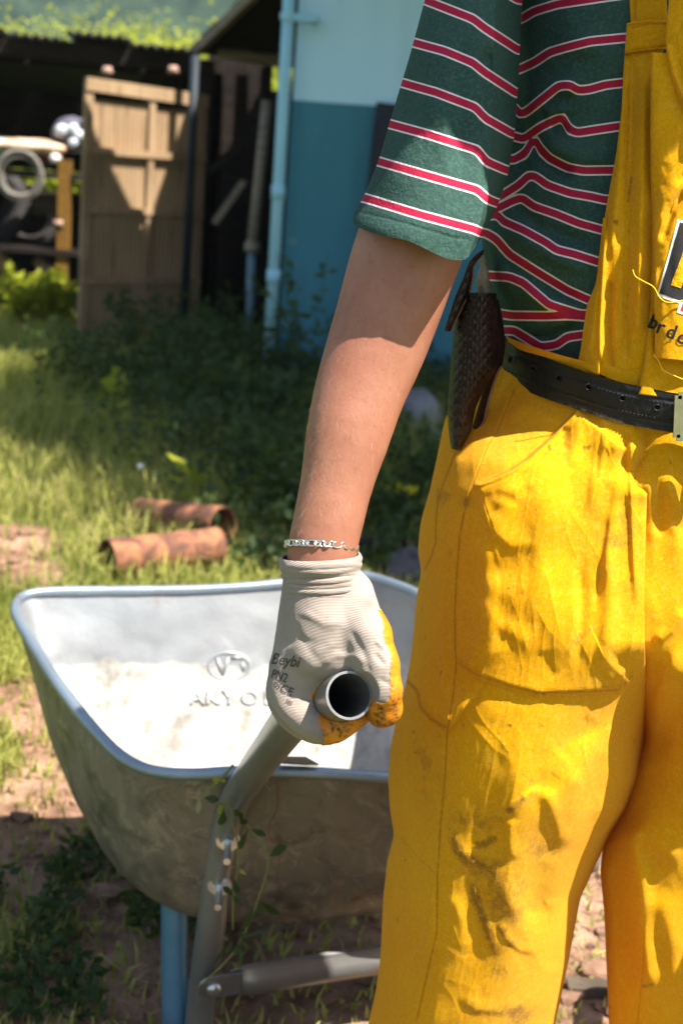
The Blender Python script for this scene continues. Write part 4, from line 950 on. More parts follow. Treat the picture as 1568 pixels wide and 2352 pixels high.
def weed(name, label, cat, c, h, n, leaf, mat, seed, spread=.5, group=None, stems=5, asp=2.0, flowers=0, up=.35):
    o = empty(name, label, cat, group); o.location = (c[0], c[1], gz(c[0], c[1])); r = np.random.default_rng(seed); b = MB(); L = []; tips = []
    for k in range(stems):
        a = r.uniform(0, 6.28); e = np.array([math.cos(a), math.sin(a), 0]) * h * spread * r.uniform(.2, 1); p = crom([(0, 0, -.02), e * .35 + [0, 0, h * .5], e + [0, 0, h * r.uniform(.75, 1.05)]], 9)
        b.tube(p, np.linspace(.004, .0018, 9), 5, False); tips.append(p[-1])
        m_ = n // stems; t = r.uniform(.12, 1, m_); L.append(np.stack([np.interp(t, np.linspace(0, 1, 9), p[:, i]) for i in range(3)], 1) + r.normal(size=(m_, 3)) * leaf * .25)
    me = b.me('stem', True, {'tint': np.full(b.n, .4)}); obj('stem', me, mat, o); leaf_obj('foliage', np.concatenate(L), leaf, mat, o, seed, asp, up)
    if flowers:
        tips = np.array(tips)[:flowers]; C = np.repeat(tips, 9, 0) + r.normal(size=(len(tips) * 9, 3)) * .006; leaf_obj('petals', C, .022, M_flower, o, seed + 1, 1.2, .6)
    return o
ru = np.random.default_rng(55); xu = ru.uniform(-2.0, 1.2, 60000); yu = ru.uniform(4.3, 8.2, 60000); edge = -.30 - (yu - 4.3) * .39  # edge follows the tree shadow; dark weeds inside it deepen the shade
ku = (xu > edge + .12 + ru.normal(0, .14, 60000)) & in_view(xu, yu) & (ru.random(60000) < .35 + .65 * (fbm(xu * 1.4, yu * 1.4, o=2, seed=56) > -.12)); xu, yu = xu[ku][:24000], yu[ku][:24000]
xb_ = ru.uniform(-1.05, -.12, 5200); yb_ = ru.uniform(1.84, 2.42, 5200); kb_ = fbm(xb_ * 5, yb_ * 5, o=2, seed=59) > -.25  # low dark leaves added to deepen the barrow's shadow
xu = np.concatenate([xu, xb_[kb_]]); yu = np.concatenate([yu, yb_[kb_]])
hu = (.10 + .22 * sstep(4.3, 7.2, yu)) * (1 + .6 * fbm(xu * 1.8, yu * 1.8, o=2, seed=57)); hu = np.where(yu < 3, .045, hu)
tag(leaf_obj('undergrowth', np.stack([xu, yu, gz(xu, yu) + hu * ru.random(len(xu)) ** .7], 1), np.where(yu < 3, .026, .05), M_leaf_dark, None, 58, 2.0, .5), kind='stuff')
r = np.random.default_rng(5)
# dark undergrowth along the wall and the gate, each clump with its own stand
spots = [(300, 790, 9.3, .5), (372, 800, 9.0, .55), (440, 800, 8.6, .62), (505, 815, 8.2, .6), (560, 830, 7.9, .7), (632, 800, 7.45, .62), (705, 850, 7.3, .95), (345, 900, 7.4, .42), (445, 935, 7.0, .5), (540, 965, 6.6, .52), (620, 985, 6.4, .55), (690, 1010, 6.1, .55), (930, 1010, 6.6, .5), (905, 1100, 5.6, .42), (600, 1110, 5.3, .42), (650, 1180, 4.95, .36), (960, 1150, 5.2, .42), (880, 1190, 4.9, .32)]
where = ['at the foot of the metal gate on its left half', 'at the foot of the metal gate near its middle', 'under the right edge of the metal gate', 'between the gate and the leaning pole', 'around the foot of the leaning pole', 'at the foot of the blue drainpipe', 'tall against the teal blue wall', 'in the shade left of the broadleaf plant', 'in the deep shade behind the broadleaf plant', 'in the deep shade in the middle of the yard', 'in the shade left of the forearm', 'touching the left edge of the forearm', 'behind the pale boulder', 'in front of the pale boulder', 'at the edge of shade behind the rusty pipes', 'in the shade left of the wrist', 'beside the trousers at pocket height', 'just above the dark branch']
for k, ((x, y, Yd, h), w_) in enumerate(zip(spots, where)):
    c = G(x, y + 40); c = P(x, y + 40, Yd) if abs(c[1] - Yd) < .01 else np.array([P(x, y, Yd)[0], Yd, 0])
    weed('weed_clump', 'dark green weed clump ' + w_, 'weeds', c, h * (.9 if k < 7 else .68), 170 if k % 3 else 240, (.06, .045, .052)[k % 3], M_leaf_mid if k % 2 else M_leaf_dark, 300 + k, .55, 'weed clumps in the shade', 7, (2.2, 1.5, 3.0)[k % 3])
c = G(272, 985); weed('broadleaf_plant', 'bright broad leaved plant at the sunlit edge of the shade', 'plant', c, .24, 16, .15, M_leaf_bright, 350, .6, None, 4, 1.7)
c = G(438, 1175); weed('broadleaf_plant', 'pale broad leaved plant sprouting behind the farther rusty pipe', 'plant', c, .16, 10, .13, M_leaf_bright, 351, .6, None, 3, 1.8)
for k, ((x, y), l) in enumerate((((935, 1125), 'yellow flowering weed beside the trouser hip in the shade'), ((838, 1235), 'single yellow flower low beside the wrist'), ((900, 1100), 'pair of yellow flowers behind the forearm edge'))):
    c = P(x, y, 4.9); o = weed('yellow_flower', l, 'flower', (c[0], 4.9), max(.06, c[2]), 8, .05, M_leaf_mid, 360 + k, .12, None, 2 if k != 1 else 1, 2.5, 2 if k != 1 else 1)
for k, (x, y, w_) in enumerate(((40, 655, 'at the left edge of the photo below the bench'), (100, 640, 'under the pale pipe offcut'), (150, 660, 'touching the left edge of the metal gate'))):
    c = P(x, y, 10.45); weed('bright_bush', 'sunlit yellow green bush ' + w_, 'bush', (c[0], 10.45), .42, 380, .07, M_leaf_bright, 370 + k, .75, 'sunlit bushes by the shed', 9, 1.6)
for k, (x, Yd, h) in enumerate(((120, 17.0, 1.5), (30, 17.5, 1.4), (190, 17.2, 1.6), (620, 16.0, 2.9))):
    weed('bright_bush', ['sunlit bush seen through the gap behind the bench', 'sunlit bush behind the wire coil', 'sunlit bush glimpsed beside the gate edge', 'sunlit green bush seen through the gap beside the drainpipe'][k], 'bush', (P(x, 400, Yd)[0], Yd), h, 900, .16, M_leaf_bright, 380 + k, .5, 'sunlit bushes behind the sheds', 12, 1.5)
c = G(320, 1155); b = MB(); b.cyl((c[0], c[1], 0), (c[0], c[1], .13), .0025, 6); dn = tag(empty('dandelion_clock', 'white dandelion clock in the sunlit grass left of the rusty pipes', 'flower'))
obj('stem', b.me('stem', True, {'tint': np.full(b.n, .5)}), M_grass, dn); o = lump('seed_head', None, None, (c[0], c[1], .14), (.012, .012, .012), M_white, 3); o.parent = dn

# ================================================================== PERSON
def skin_mat():
    m = Mat('skin'); c = m.co('Object'); a = m.noise(14, 5, 0.6, c); b = m.noise(160, 3, 0.6, c)
    k = m.mix(m.ramp(a, 0.35, 0.68), (0.285, 0.112, 0.066), (0.37, 0.165, 0.105)); k = m.mix(m.math('MULTIPLY', m.ramp(b, 0.58, 0.75), .8), k, (0.27, 0.09, 0.058)); k = m.mix(m.math('MULTIPLY', m.ramp(m.noise(34, 5, .65, c, .5), .52, .72), .55), k, (0.33, 0.115, 0.08)); k = m.mix(m.math('MULTIPLY', m.ramp(m.voro(70, c), .02, .10, (1, 1, 1), (0, 0, 0)), .55), k, (0.17, .065, .04))
    m.set(Base_Color=k, Roughness=0.5, Specular_IOR_Level=0.35, Subsurface_Weight=0.15, Subsurface_Radius=(0.6, 0.25, 0.12), Subsurface_Scale=0.008)
    h = m.math('ADD', m.noise(420, 3, .6, c), m.math('MULTIPLY', m.voro(260, c), .6)); m.set(Normal=m.bump(h, .11, .0015)); return m.m
def cloth_uv(m, sx, sy):
    t = m.n('TexCoord'); p = m.n('Mapping'); p.inputs['Scale'].default_value = (sx, sy, 1); m.l(t.outputs['UV'], p.inputs['Vector']); return p.outputs[0]
def yellow_mat():
    m = Mat('yellow_workwear'); c = m.co('Object'); a = m.noise(7, 5, 0.6, c); f = m.noise(300, 2, 0.7, c)
    k = m.mix(m.ramp(a, 0.3, 0.7), (0.84, 0.375, 0.003), (0.92, 0.475, 0.008))
    g = m.noise(26, 6, 0.75, c, .5); nn_ = m.math('ADD', m.math('MULTIPLY', g, .62), m.math('MULTIPLY', m.noise(210, 3, .7, m.co('Object', (1, 1, .6))), .38)); grime = m.ramp(m.math('ADD', m.math('MULTIPLY', m.math('SUBTRACT', nn_, .33), 2.6), m.math('SUBTRACT', m.math('MULTIPLY', m.attr('dirt'), 1.15), 1.0)), .0, .55)
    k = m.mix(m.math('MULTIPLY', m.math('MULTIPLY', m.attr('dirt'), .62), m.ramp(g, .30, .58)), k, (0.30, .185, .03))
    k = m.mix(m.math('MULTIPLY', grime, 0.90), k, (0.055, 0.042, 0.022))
    haze_ = m.math('MULTIPLY', m.ramp(m.noise(5, 5, .65, c, .3), .55, .75), .22); k = m.mix(haze_, k, (0.36, 0.22, 0.03))
    sp = m.ramp(m.noise(75, 2, .5, c), .735, .76); k = m.mix(m.math('MULTIPLY', sp, .75), k, (0.07, .045, .02))
    k = m.mix(m.attr('seam'), k, (0.33, 0.13, 0.008))
    wv = m.noise(640, 2, .6, c); k = m.mix(m.math('MULTIPLY', m.ramp(wv, .40, .60), .40), k, (0.60, .23, .001)); k = m.mix(m.math('MULTIPLY', m.ramp(m.noise(900, 1, .5, c), .50, .66), .34), k, (1.0, .60, .012)); k = m.mix(m.math('MULTIPLY', m.ramp(f, .35, .65), .18), k, (0.58, .22, .001)); k = m.mix(m.math('MULTIPLY', m.ramp(m.noise(190, 3, .7, c), .50, .70), .30), k, (.95, .62, .09))
    w1 = m.wave(420, cloth_uv(m, 1, 1), 0, 'X'); w2 = m.wave(420, cloth_uv(m, 1, 1), 0, 'Y'); w3 = m.math('MULTIPLY', w1, w2)
    h = m.math('ADD', m.math('MULTIPLY', w3, .5), m.math('ADD', m.math('MULTIPLY', f, .7), m.math('MULTIPLY', m.noise(45, 4, .65, c), .9)))
    m.set(Base_Color=k, Roughness=1.0, Specular_IOR_Level=0.04, Sheen_Weight=0.06, Sheen_Roughness=0.5, Normal=m.bump(h, 0.42, .004))
    m.translucent(0.20, (0.98, 0.42, 0.004)); return m.m
def shirt_mat():
    m = Mat('striped_jersey'); c = m.co('Object'); a = m.noise(9, 4, 0.6, c); f = m.noise(340, 2, 0.7, c)
    g = m.mix(m.ramp(a, 0.3, 0.7), (0.027, 0.058, 0.048), (0.040, 0.080, 0.066)); g = m.mix(m.ramp(f, .45, .75), g, (0.052, .108, .09))
    d = m.math('ADD', m.attr('stripe'), m.math('MULTIPLY', m.math('SUBTRACT', f, .5), 1.0))
    white = m.math('LESS_THAN', d, 12.0); red = m.math('LESS_THAN', d, 8.2)
    k = m.mix(white, g, (0.68, 0.60, 0.60)); k = m.mix(red, k, (0.40, 0.02, 0.052))
    k = m.mix(m.attr('seam'), k, (0.02, 0.05, 0.04))
    h = m.math('ADD', f, m.math('MULTIPLY', m.noise(90, 4, .7, c), .8))
    m.set(Base_Color=k, Roughness=0.92, Specular_IOR_Level=0.06, Sheen_Weight=0.0, Normal=m.bump(h, 0.32, .003)); return m.m
def glove_mat():
    m = Mat('knit_glove'); c = m.co('Object'); a = m.noise(16, 5, 0.65, c); f = m.noise(500, 2, .6, c)
    w = m.wave(270, m.co('Object', (.25, .25, 1)), 1.6, 'Z')
    k = m.mix(m.ramp(a, .3, .7), (0.275, 0.222, 0.19), (0.36, 0.30, 0.262)); k = m.mix(m.math('MULTIPLY', m.ramp(w, .0, .5), .0), k, (0.3, .23, .18))
    k = m.mix(m.math('MULTIPLY', m.math('SUBTRACT', 1.0, w), .20), k, (0.20, .15, .115)); k = m.mix(m.math('MULTIPLY', m.attr('grime'), .7), k, (0.12, .09, .07))
    m.set(Base_Color=k, Roughness=0.95, Specular_IOR_Level=0.05, Sheen_Weight=.15, Normal=m.bump(m.math('ADD', w, m.math('MULTIPLY', f, .5)), .35, .0016)); return m.m
def coat_mat():
    m = Mat('orange_rubber'); c = m.co('Object'); a = m.noise(40, 5, .7, c); d = m.noise(150, 4, .75, c)
    k = m.mix(m.ramp(a, .3, .7), (0.50, 0.155, 0.005), (0.64, 0.235, 0.008))
    g = m.math('MULTIPLY', m.ramp(d, .46, .62), m.math('ADD', .25, m.math('MULTIPLY', m.attr('grime'), .9)), True); k = m.mix(g, k, (0.05, .028, .012))
    m.set(Base_Color=k, Roughness=.5, Specular_IOR_Level=.35, Normal=m.bump(m.math('ADD', a, d), .5, .0025)); return m.m
def leather_mat(name, c1, c2, rough, b=.3, sc_=140):
    m = Mat(name); c = m.co('Object'); a = m.noise(30, 5, .7, c); v = m.voro(sc_, c); k = m.mix(m.ramp(a, .3, .7), c1, c2)
    k = m.mix(m.math('MULTIPLY', m.attr('wear'), m.ramp(m.noise(110, 4, .7, c), .42, .58)), k, (0.22, .17, .14))
    m.set(Base_Color=k, Roughness=m.math('ADD', rough, m.math('MULTIPLY', a, .25)), Specular_IOR_Level=.3, Normal=m.bump(m.math('ADD', v, a), b, .0015)); return m.m
M_skin, M_yel, M_shirt, M_glove, M_coat = skin_mat(), yellow_mat(), shirt_mat(), glove_mat(), coat_mat()
M_belt = leather_mat('black_belt_leather', (0.006, 0.0055, 0.0065), (0.017, 0.015, 0.017), .32)
M_sheath = leather_mat('brown_basket_leather', (0.008, 0.0045, 0.004), (0.024, 0.0105, 0.008), .30, .15)
M_edge = plain('raw_leather_edge', (0.20, 0.085, 0.045), .7)
M_print = plain('black_print', (0.02, 0.018, 0.018), .7, 0, .3); M_white_print = plain('white_print', (.72, .70, .66), .6, 0, .1); M_red_print = plain('red_print', (.45, .02, .015), .6, 0, .1)
M_glove_print = plain('worn_grey_print', (.085, .07, .066), .9, 0, .5, 300)
M_silver = plain('silver', (.82, .79, .75), .22, 1.0, .08); M_brass = plain('buckle_metal', (.62, .56, .45), .3, 1.0, .15)
M_thread = plain('yellow_thread', (.80, .50, .02), .8, 0, .1); M_horn = plain('antler', (.24, .19, .13), .5, 0, .35, 30)
M_hat = plain('straw', (.50, .38, .20), .85, 0, .2, 60)

pe = empty('person', 'person in yellow work overalls and a striped green shirt pulling the wheelbarrow', 'person')
def at_(x, y, Y): return P(x, y, Y)
# ---- one continuous body: arm in view, the rest under the clothes or beyond the frame
TX = .325                                                   # the person's middle
zs = lambda y, Y=1.42, x=1560: P(x, y, Y)[2]
S = Sdf((-.18, 1.02, -.02), (.80, 1.68, 1.88), .005)
hd = np.array([TX + .01, 1.285, 1.655])
S.ell(hd + [0, .01, .03], (.077, .097, .105), .02); S.ell(hd + [0, -.03, -.05], (.055, .065, .07), .03)
S.cone(hd + [0, -.095, .0], hd + [0, -.112, -.022], .010, .014, .012); S.cone(hd + [-.022, -.088, -.058], hd + [.022, -.088, -.058], .009, .009, .008)
for s_ in (-1, 1):
    S.ell(hd + [.03 * s_, -.088, .018], (.014, .012, .009), .004, True); S.ell(hd + [.03 * s_, -.078, .018], (.012, .012, .011), .002); S.ell(hd + [.078 * s_, .015, .0], (.012, .022, .032), .006)
S.cone(hd + [0, .04, -.06], (TX, 1.44, 1.45), .055, .062, .03)
S.cone((TX - .13, 1.45, 1.44), (TX + .14, 1.46, 1.44), .055, .055, .05)
S.ell((TX, 1.44, 1.31), (.165, .105, .17), .05); S.ell((TX, 1.44, 1.12), (.145, .095, .16), .06); S.ell((TX, 1.45, .95), (.165, .105, .13), .06)
arm = [(1150, -330, 1.395, .054), (1095, -90, 1.362, .040), (1060, 150, 1.338, .0390), (1015, 350, 1.305, .0420), (972, 480, 1.272, .0465), (925, 610, 1.258, .0460), (890, 720, 1.250, .0438), (861, 805, 1.243, .0422), (826, 900, 1.232, .0388), (799, 1000, 1.220, .0358), (775, 1100, 1.210, .0312), (753, 1200, 1.200, .0298), (740, 1262, 1.196, .0296), (736, 1330, 1.194, .029)]
ap = [np.append(at_(x, y, Y), r) for x, y, Y, r in arm]; ap = crom(np.array(ap), 40)
for k in range(39): S.cone(ap[k][:3], ap[k + 1][:3], ap[k][3], ap[k + 1][3], .004)
sh = ap[0][:3]; S.cone((TX - .1, 1.45, 1.42), sh, .06, .058, .05)
# hand inside the glove
HJ = dict(w=(736, 1330, 1.194), i=(672, 1530, 1.178), m=(664, 1534, 1.205), r=(672, 1524, 1.232), p=(688, 1508, 1.257))
def hand(S_, e, k=.006):
    w = at_(*HJ['w']); 
    for f, (r0, r1) in dict(i=(.024, .0172), m=(.025, .0175), r=(.024, .0168), p=(.022, .0155)).items(): S_.cone(w, at_(*HJ[f]), r0 + e, r1 + e, .016)
    web = [(772, 1375, 1.192, .0255), (778, 1470, 1.176, .0245), (770, 1512, 1.165, .0150)]
    for a_, b_ in zip(web, web[1:]): S_.cone(at_(*a_[:3]), at_(*b_[:3]), a_[3] + e, b_[3] + e, .02)
    S_.cone(at_(735, 1420, 1.172), at_(715, 1500, 1.165), .018 + e, .014 + e, .02)
    th = [(815, 1365, 1.186, .0165), (846, 1460, 1.158, .0170), (868, 1530, 1.146, .0145), (880, 1585, 1.140, .0132), (884, 1628, 1.146, .0120), (872, 1640, 1.152, .0105)]
    for a_, b_ in zip(th, th[1:]): S_.cone(at_(*a_[:3]), at_(*b_[:3]), a_[3] + e, b_[3] + e, .010)
    S_.cone(at_(820, 1500, 1.165), at_(862, 1520, 1.150), .012 + e, .013 + e, .014)
    F_ = dict(i=[(672, 1530, 1.178, .0172), (658, 1595, 1.172, .0150), (704, 1650, 1.164, .0150), (762, 1676, 1.160, .0118), (822, 1642, 1.163, .0100)],
              m=[(664, 1534, 1.205, .0172), (650, 1600, 1.203, .0150), (690, 1656, 1.200, .0148), (750, 1678, 1.198, .0122), (808, 1648, 1.200, .0105)],
              r=[(672, 1524, 1.232, .0165), (655, 1592, 1.232, .0140), (684, 1645, 1.232, .0138), (735, 1672, 1.232, .0118), (790, 1645, 1.235, .0100)],
              p=[(688, 1508, 1.257, .0150), (668, 1572, 1.260, .0122), (690, 1625, 1.262, .0120), (730, 1652, 1.262, .0105), (775, 1632, 1.264, .0095)])
    for f in 'imrp':
        c = crom(np.array([np.append(at_(*p[:3]), p[3]) for p in F_[f]]), 22); d = 1e3
        T_ = Sdf_sub(S_, c, e); S_._sm(T_[0], T_[1], .0035)
def Sdf_sub(S_, c, e):
    """one finger as its own smooth chain, so that neighbours stay apart"""
    m = c[:, 3].max() + .02; w = S_._win(c[:, :3].min(0) - m, c[:, :3].max(0) + m)
    X, Y, Z = np.meshgrid(S_.ax[0][w[0]], S_.ax[1][w[1]], S_.ax[2][w[2]], indexing='ij', sparse=True); D = None
    for k in range(len(c) - 1):
        a, b_ = c[k, :3], c[k + 1, :3]; d = b_ - a; t = np.clip(((X - a[0]) * d[0] + (Y - a[1]) * d[1] + (Z - a[2]) * d[2]) / (d @ d), 0, 1)
        q = np.sqrt((X - a[0] - t * d[0]) ** 2 + (Y - a[1] - t * d[1]) ** 2 + (Z - a[2] - t * d[2]) ** 2) - (c[k, 3] + t * (c[k + 1, 3] - c[k, 3]) + e)
        D = q if D is None else np.minimum(D, q)
    return w, D.astype(np.float32)
hand(S, -.0065)
for k in range(0, 40): S.cone(hp[k], hp[k + 1], .024, .024, 0, True)
S.cone(h0, h0 - (hp[2] - h0) / np.linalg.norm(hp[2] - h0) * .05, .024, .024, 0, True)
# far arm, legs, feet
fa = [(TX + .165, 1.46, 1.42, .055), (TX + .235, 1.44, 1.14, .042), (TX + .255, 1.36, .98, .036), (TX + .26, 1.28, .88, .028), (TX + .262, 1.25, .80, .030), (TX + .26, 1.25, .74, .022)]
fa = crom(np.array(fa), 24)
for k in range(23): S.cone(fa[k][:3], fa[k + 1][:3], fa[k][3], fa[k + 1][3], .01)
hx_ = fa[-1][:3] + np.array([0, 0, .02])                     # far hand, hanging half closed
for k_, (dy_, l_) in enumerate(((-.030, .036), (-.010, .040), (.010, .038), (.028, .030))):
    q0 = hx_ + [0, dy_, -.035]; q1_ = q0 + [-.004, 0, -l_]; q2_ = q1_ + [-.020, 0, -l_ * .55]; q3_ = q2_ + [-.018, 0, .004]
    S.cone(hx_ + [0, dy_ * .6, .02], q0, .016, .0105, .006); S.cone(q0, q1_, .0098, .009, .002); S.cone(q1_, q2_, .009, .0082, .002); S.cone(q2_, q3_, .0082, .007, .002)
S.cone(hx_ + [-.005, -.022, .02], hx_ + [-.022, -.046, -.02], .014, .011, .006); S.cone(hx_ + [-.022, -.046, -.02], hx_ + [-.030, -.046, -.055], .0105, .008, .003)
legs = ([at_(1240, 1250, 1.43), at_(1130, 1750, 1.44), at_(1080, 2250, 1.45)], [np.array([TX + .10, 1.45, .90]), np.array([TX + .12, 1.44, .68]), np.array([TX + .125, 1.45, .46])])
for L_ in legs:
    a, b_ = L_[2], np.array([L_[2][0], 1.49, .09]); S.cone(L_[0], L_[1], .085, .070, .03); S.cone(L_[1], a, .070, .055, .03); S.cone(a, b_, .056, .036, .02); S.cone(b_, [b_[0], 1.36, .045], .036, .034, .02)
V, q = S.out()
body = obj('body', mesh('body', V, q), M_skin, pe)
for _ in range(1):
    md = body.modifiers.new('smooth', 'SMOOTH'); md.factor = .5; md.iterations = 4
md = body.modifiers.new('sub', 'SUBSURF'); md.levels = 1; md.render_levels = 1

for L_ in legs:                                             # boots, below the frame
    x = L_[2][0]; S2 = Sdf((x - .09, 1.22, -.03), (x + .09, 1.62, .28), .006); S2.cone((x, 1.49, .2), (x, 1.50, .06), .055, .05, .03); S2.cone((x, 1.50, .05), (x, 1.33, .045), .045, .045, .03); S2.cone((x, 1.33, .04), (x, 1.30, .04), .042, .034, .03)
    V, q = S2.out(); V[:, 2] = np.maximum(V[:, 2], .004); obj('boot', mesh('boot', V, q), M_sheath, pe)
# straw hat above the frame, added to shade the shirt
hc = hd + np.array([0, .015, .075]); n1, n2 = 26, 48; rad = np.concatenate([np.linspace(.001, .085, 10), np.linspace(.092, .215, 16)]); zz = np.concatenate([.10 - .02 * np.linspace(0, 1, 10) ** 4, [.06, .02], .0 - .02 * np.linspace(0, 1, 14) ** 1.5])
ph = np.linspace(0, 2 * np.pi, n2, endpoint=False); Vh = np.stack([hc[0] + rad[:, None] * np.cos(ph), hc[1] + rad[:, None] * 1.08 * np.sin(ph), hc[2] + zz[:, None] + .012 * np.sin(2 * ph) * (rad[:, None] > .09)], -1).reshape(-1, 3)
i, j = np.meshgrid(np.arange(n1 - 1), np.arange(n2), indexing='ij'); j2 = (j + 1) % n2
ho_ = obj('shade_hat', mesh('shade_hat', Vh, np.stack([i * n2 + j, i * n2 + j2, (i + 1) * n2 + j2, (i + 1) * n2 + j], -1).reshape(-1, 4)), M_hat, pe); md = ho_.modifiers.new('t', 'SOLIDIFY'); md.thickness = .004

# ---- glove
SG = Sdf(np.array([at_(600, 1300, 1.2)[0] - .02, 1.09, .70]), np.array([at_(930, 1300, 1.2)[0] + .02, 1.30, .96]), .0013)
zlo = at_(700, 1720, 1.2)[2] - .02; SG = Sdf((at_(600, 1500, 1.25)[0] - .02, 1.085, zlo), (at_(930, 1500, 1.15)[0] + .015, 1.305, at_(736, 1330, 1.19)[2] + .02), .0013)
hand(SG, .0)
SG.cone(at_(705, 1568, 1.178), at_(742, 1608, 1.20), .017, .019, .012); SG.cone(at_(745, 1535, 1.172), at_(705, 1570, 1.18), .012, .013, .012)
for k in range(0, 40): SG.cone(hp[k], hp[k + 1], .0204, .0204, 0, True)
SG.cone(h0, h0 - (hp[2] - h0) / np.linalg.norm(hp[2] - h0) * .05, .0204, .0204, 0, True)
# wrinkles of the knit and a hollow where the tube passes
V, q = SG.out(); px_, py_ = proj(V)
nrm = np.zeros_like(V); fn = np.cross(V[q[:, 2]] - V[q[:, 0]], V[q[:, 3]] - V[q[:, 1]])
for k in range(4): np.add.at(nrm, q[:, k], fn)
nrm /= np.linalg.norm(nrm, axis=1)[:, None] + 1e-12
if (nrm * (V - V.mean(0))).sum() < 0: nrm = -nrm; q = q[:, ::-1]
wr = np.zeros(len(V))
for pts, w, h in ([((690, 1400), (745, 1435), (800, 1425)), 9, .0010], [((660, 1420), (700, 1480), (740, 1530)), 10, -.0010], [((800, 1440), (835, 1500), (850, 1560)), 9, -.0014], [((735, 1530), (770, 1505), (820, 1508), (850, 1530)), 8, .0013], [((700, 1560), (730, 1500), (780, 1470)), 10, .0010], [((860, 1500), (885, 1530)), 6, -.0016], [((862, 1470), (882, 1492)), 5, .0016], [((870, 1560), (895, 1572)), 6, -.0012], [((770, 1660), (772, 1700)), 6, -.002], [((640, 1480), (690, 1470), (730, 1480)), 9, -.0008]):
    b_, sd, e = 0, 0, 0; dist, sd, run = pdist(px_, py_, pts); wr += h * np.exp(-(dist / w) ** 2) * sstep(0, .2, run) * sstep(0, .2, 1 - run)
wr += .0007 * fbm(V[:, 0] * 60, V[:, 1] * 60, V[:, 2] * 60, o=3, seed=60)
V = V + nrm * (wr * (V[:, 1] < 1.20))[:, None]
nx = nrm @ rgt
finger = (px_ > 737 + 7 * np.sin(py_ / 14)) & (py_ > 1590) & (px_ < 846)
thumb = (px_ > 838) & ((nx > .60 - .25 * sstep(1500, 1600, py_)) | (py_ > 1612 + 5 * np.sin(px_ / 6)) ) & (py_ > 1400)
palm = (nx > .25) & (px_ < 846) & (py_ > 1470) & (px_ > 690) & (nrm @ -upv > .2)
hid = (nrm[:, 0] > .3) & (V[:, 1] > 1.19) & (py_ > 1400)
cm = (finger | thumb | palm | hid).astype(float)
adj = np.concatenate([q[:, [0, 1]], q[:, [1, 2]], q[:, [2, 3]], q[:, [3, 0]]])
for _ in range(2):
    s_ = np.zeros(len(V)); c_ = np.zeros(len(V)); np.add.at(s_, adj[:, 0], cm[adj[:, 1]]); np.add.at(c_, adj[:, 0], 1); cm = s_ / np.maximum(c_, 1)
mi = (cm[q].mean(1) > .5)
V = V + nrm * (.0009 * sstep(.35, .65, cm))[:, None]
gri = np.zeros(len(V))
for (x, y), rr_, v_ in (((770, 1690), 40, 1), ((880, 1640), 45, 1), ((765, 1350), 25, .5), ((845, 1385), 16, .6), ((800, 1640), 30, .8)): gri = np.maximum(gri, v_ * np.exp(-((px_ - x) ** 2 + (py_ - y) ** 2) / rr_ ** 2))

def sub(V, q, sel, at):
    use = np.unique(q[sel]); mp = np.full(len(V), -1); mp[use] = np.arange(len(use)); return V[use], mp[q[sel]], {k: a[use] for k, a in at.items()}
v1, q1, a1 = sub(V, q, ~mi, {'grime': gri}); glove = obj('glove', mesh('glove', v1, q1, True, a1), M_glove, pe)
v2, q2, a2 = sub(V, q, mi, {'grime': gri}); coat = obj('palm_coating', mesh('palm_coating', v2, q2, True, a2), M_coat, glove)
# knitted cuff, pushed into rolls
cu_rows = [(652,1280,820,1272,1.196,1.196,.031,.029,17),(649,1290,823,1284,1.196,1.196,.033,.030,17),(650,1308,823,1302,1.196,1.196,.033,.030,17),(656,1318,821,1310,1.196,1.196,.031,.029,17),(657,1335,824,1328,1.195,1.195,.031,.029,15),(657,1352,828,1345,1.194,1.194,.031,.029,13),(656,1375,828,1366,1.193,1.193,.030,.028,11),(652,1400,836,1392,1.191,1.190,.029,.027,8),(652,1420,842,1412,1.190,1.187,.026,.026,6)]
c = Surf(cu_rows, 150, 150, 80, sm=5)
for k, (yl, yr, h, w) in enumerate([(1288, 1281, .0022, 9), (1303, 1297, .0016, 5), (1325, 1318, .0022, 5), (1338, 1331, .0016, 4), (1349, 1343, .0022, 4), (1361, 1354, .0016, 4), (1372, 1364, .0018, 4)]):
    c.D -= 1.6 * h * np.exp(-((c.Y - (yl + (yr - yl) * c.u + 14 * np.sqrt(np.clip(1 - (1 - 2 * c.u) ** 2, 0, 1)) * np.where(c.front, 1, -.5)) - 1.5 * fbm(c.X / 40, c.Y / 60, seed=k)) / w) ** 2) * np.where(c.front, 1, -1) * np.sqrt(np.clip(1 - (1 - 2 * c.u) ** 2, 0.02, 1))
    c.X += (c.u - .5) * 2 * 3.6 * (h / .002) * np.exp(-((c.Y - (yl + (yr - yl) * c.u)) / w) ** 2)
c.D += .0012 * np.where(c.front, 1, 0) * (1 - sstep(0, .12, np.linspace(0, 1, 150)))[:, None]
c.spot('grime', 770, 1345, 40, 10, .8)
cf = obj('cuff', c.mesh('cuff'), M_glove, glove); md = cf.modifiers.new('t', 'SOLIDIFY'); md.thickness = .0022; md.offset = 1
bvg = bvh_of(glove)
for body_, x, y, s_, r_, sx in (('Beybi', 622, 1524, 36, .12, .82), ('PN2', 622, 1556, 30, .32, .70), ('EN', 628, 1576, 15, .35, .8), ('CE', 642, 1586, 26, .42, .95), ('388', 655, 1612, 12, .5, .9)):
    V2, F2 = text_tris(body_, 1.0, .25 if body_ == 'Beybi' else 0, .012); print_on(bvg, 'print', V2, F2, x, y, s_, r_, M_glove_print, glove, .0007, sx)

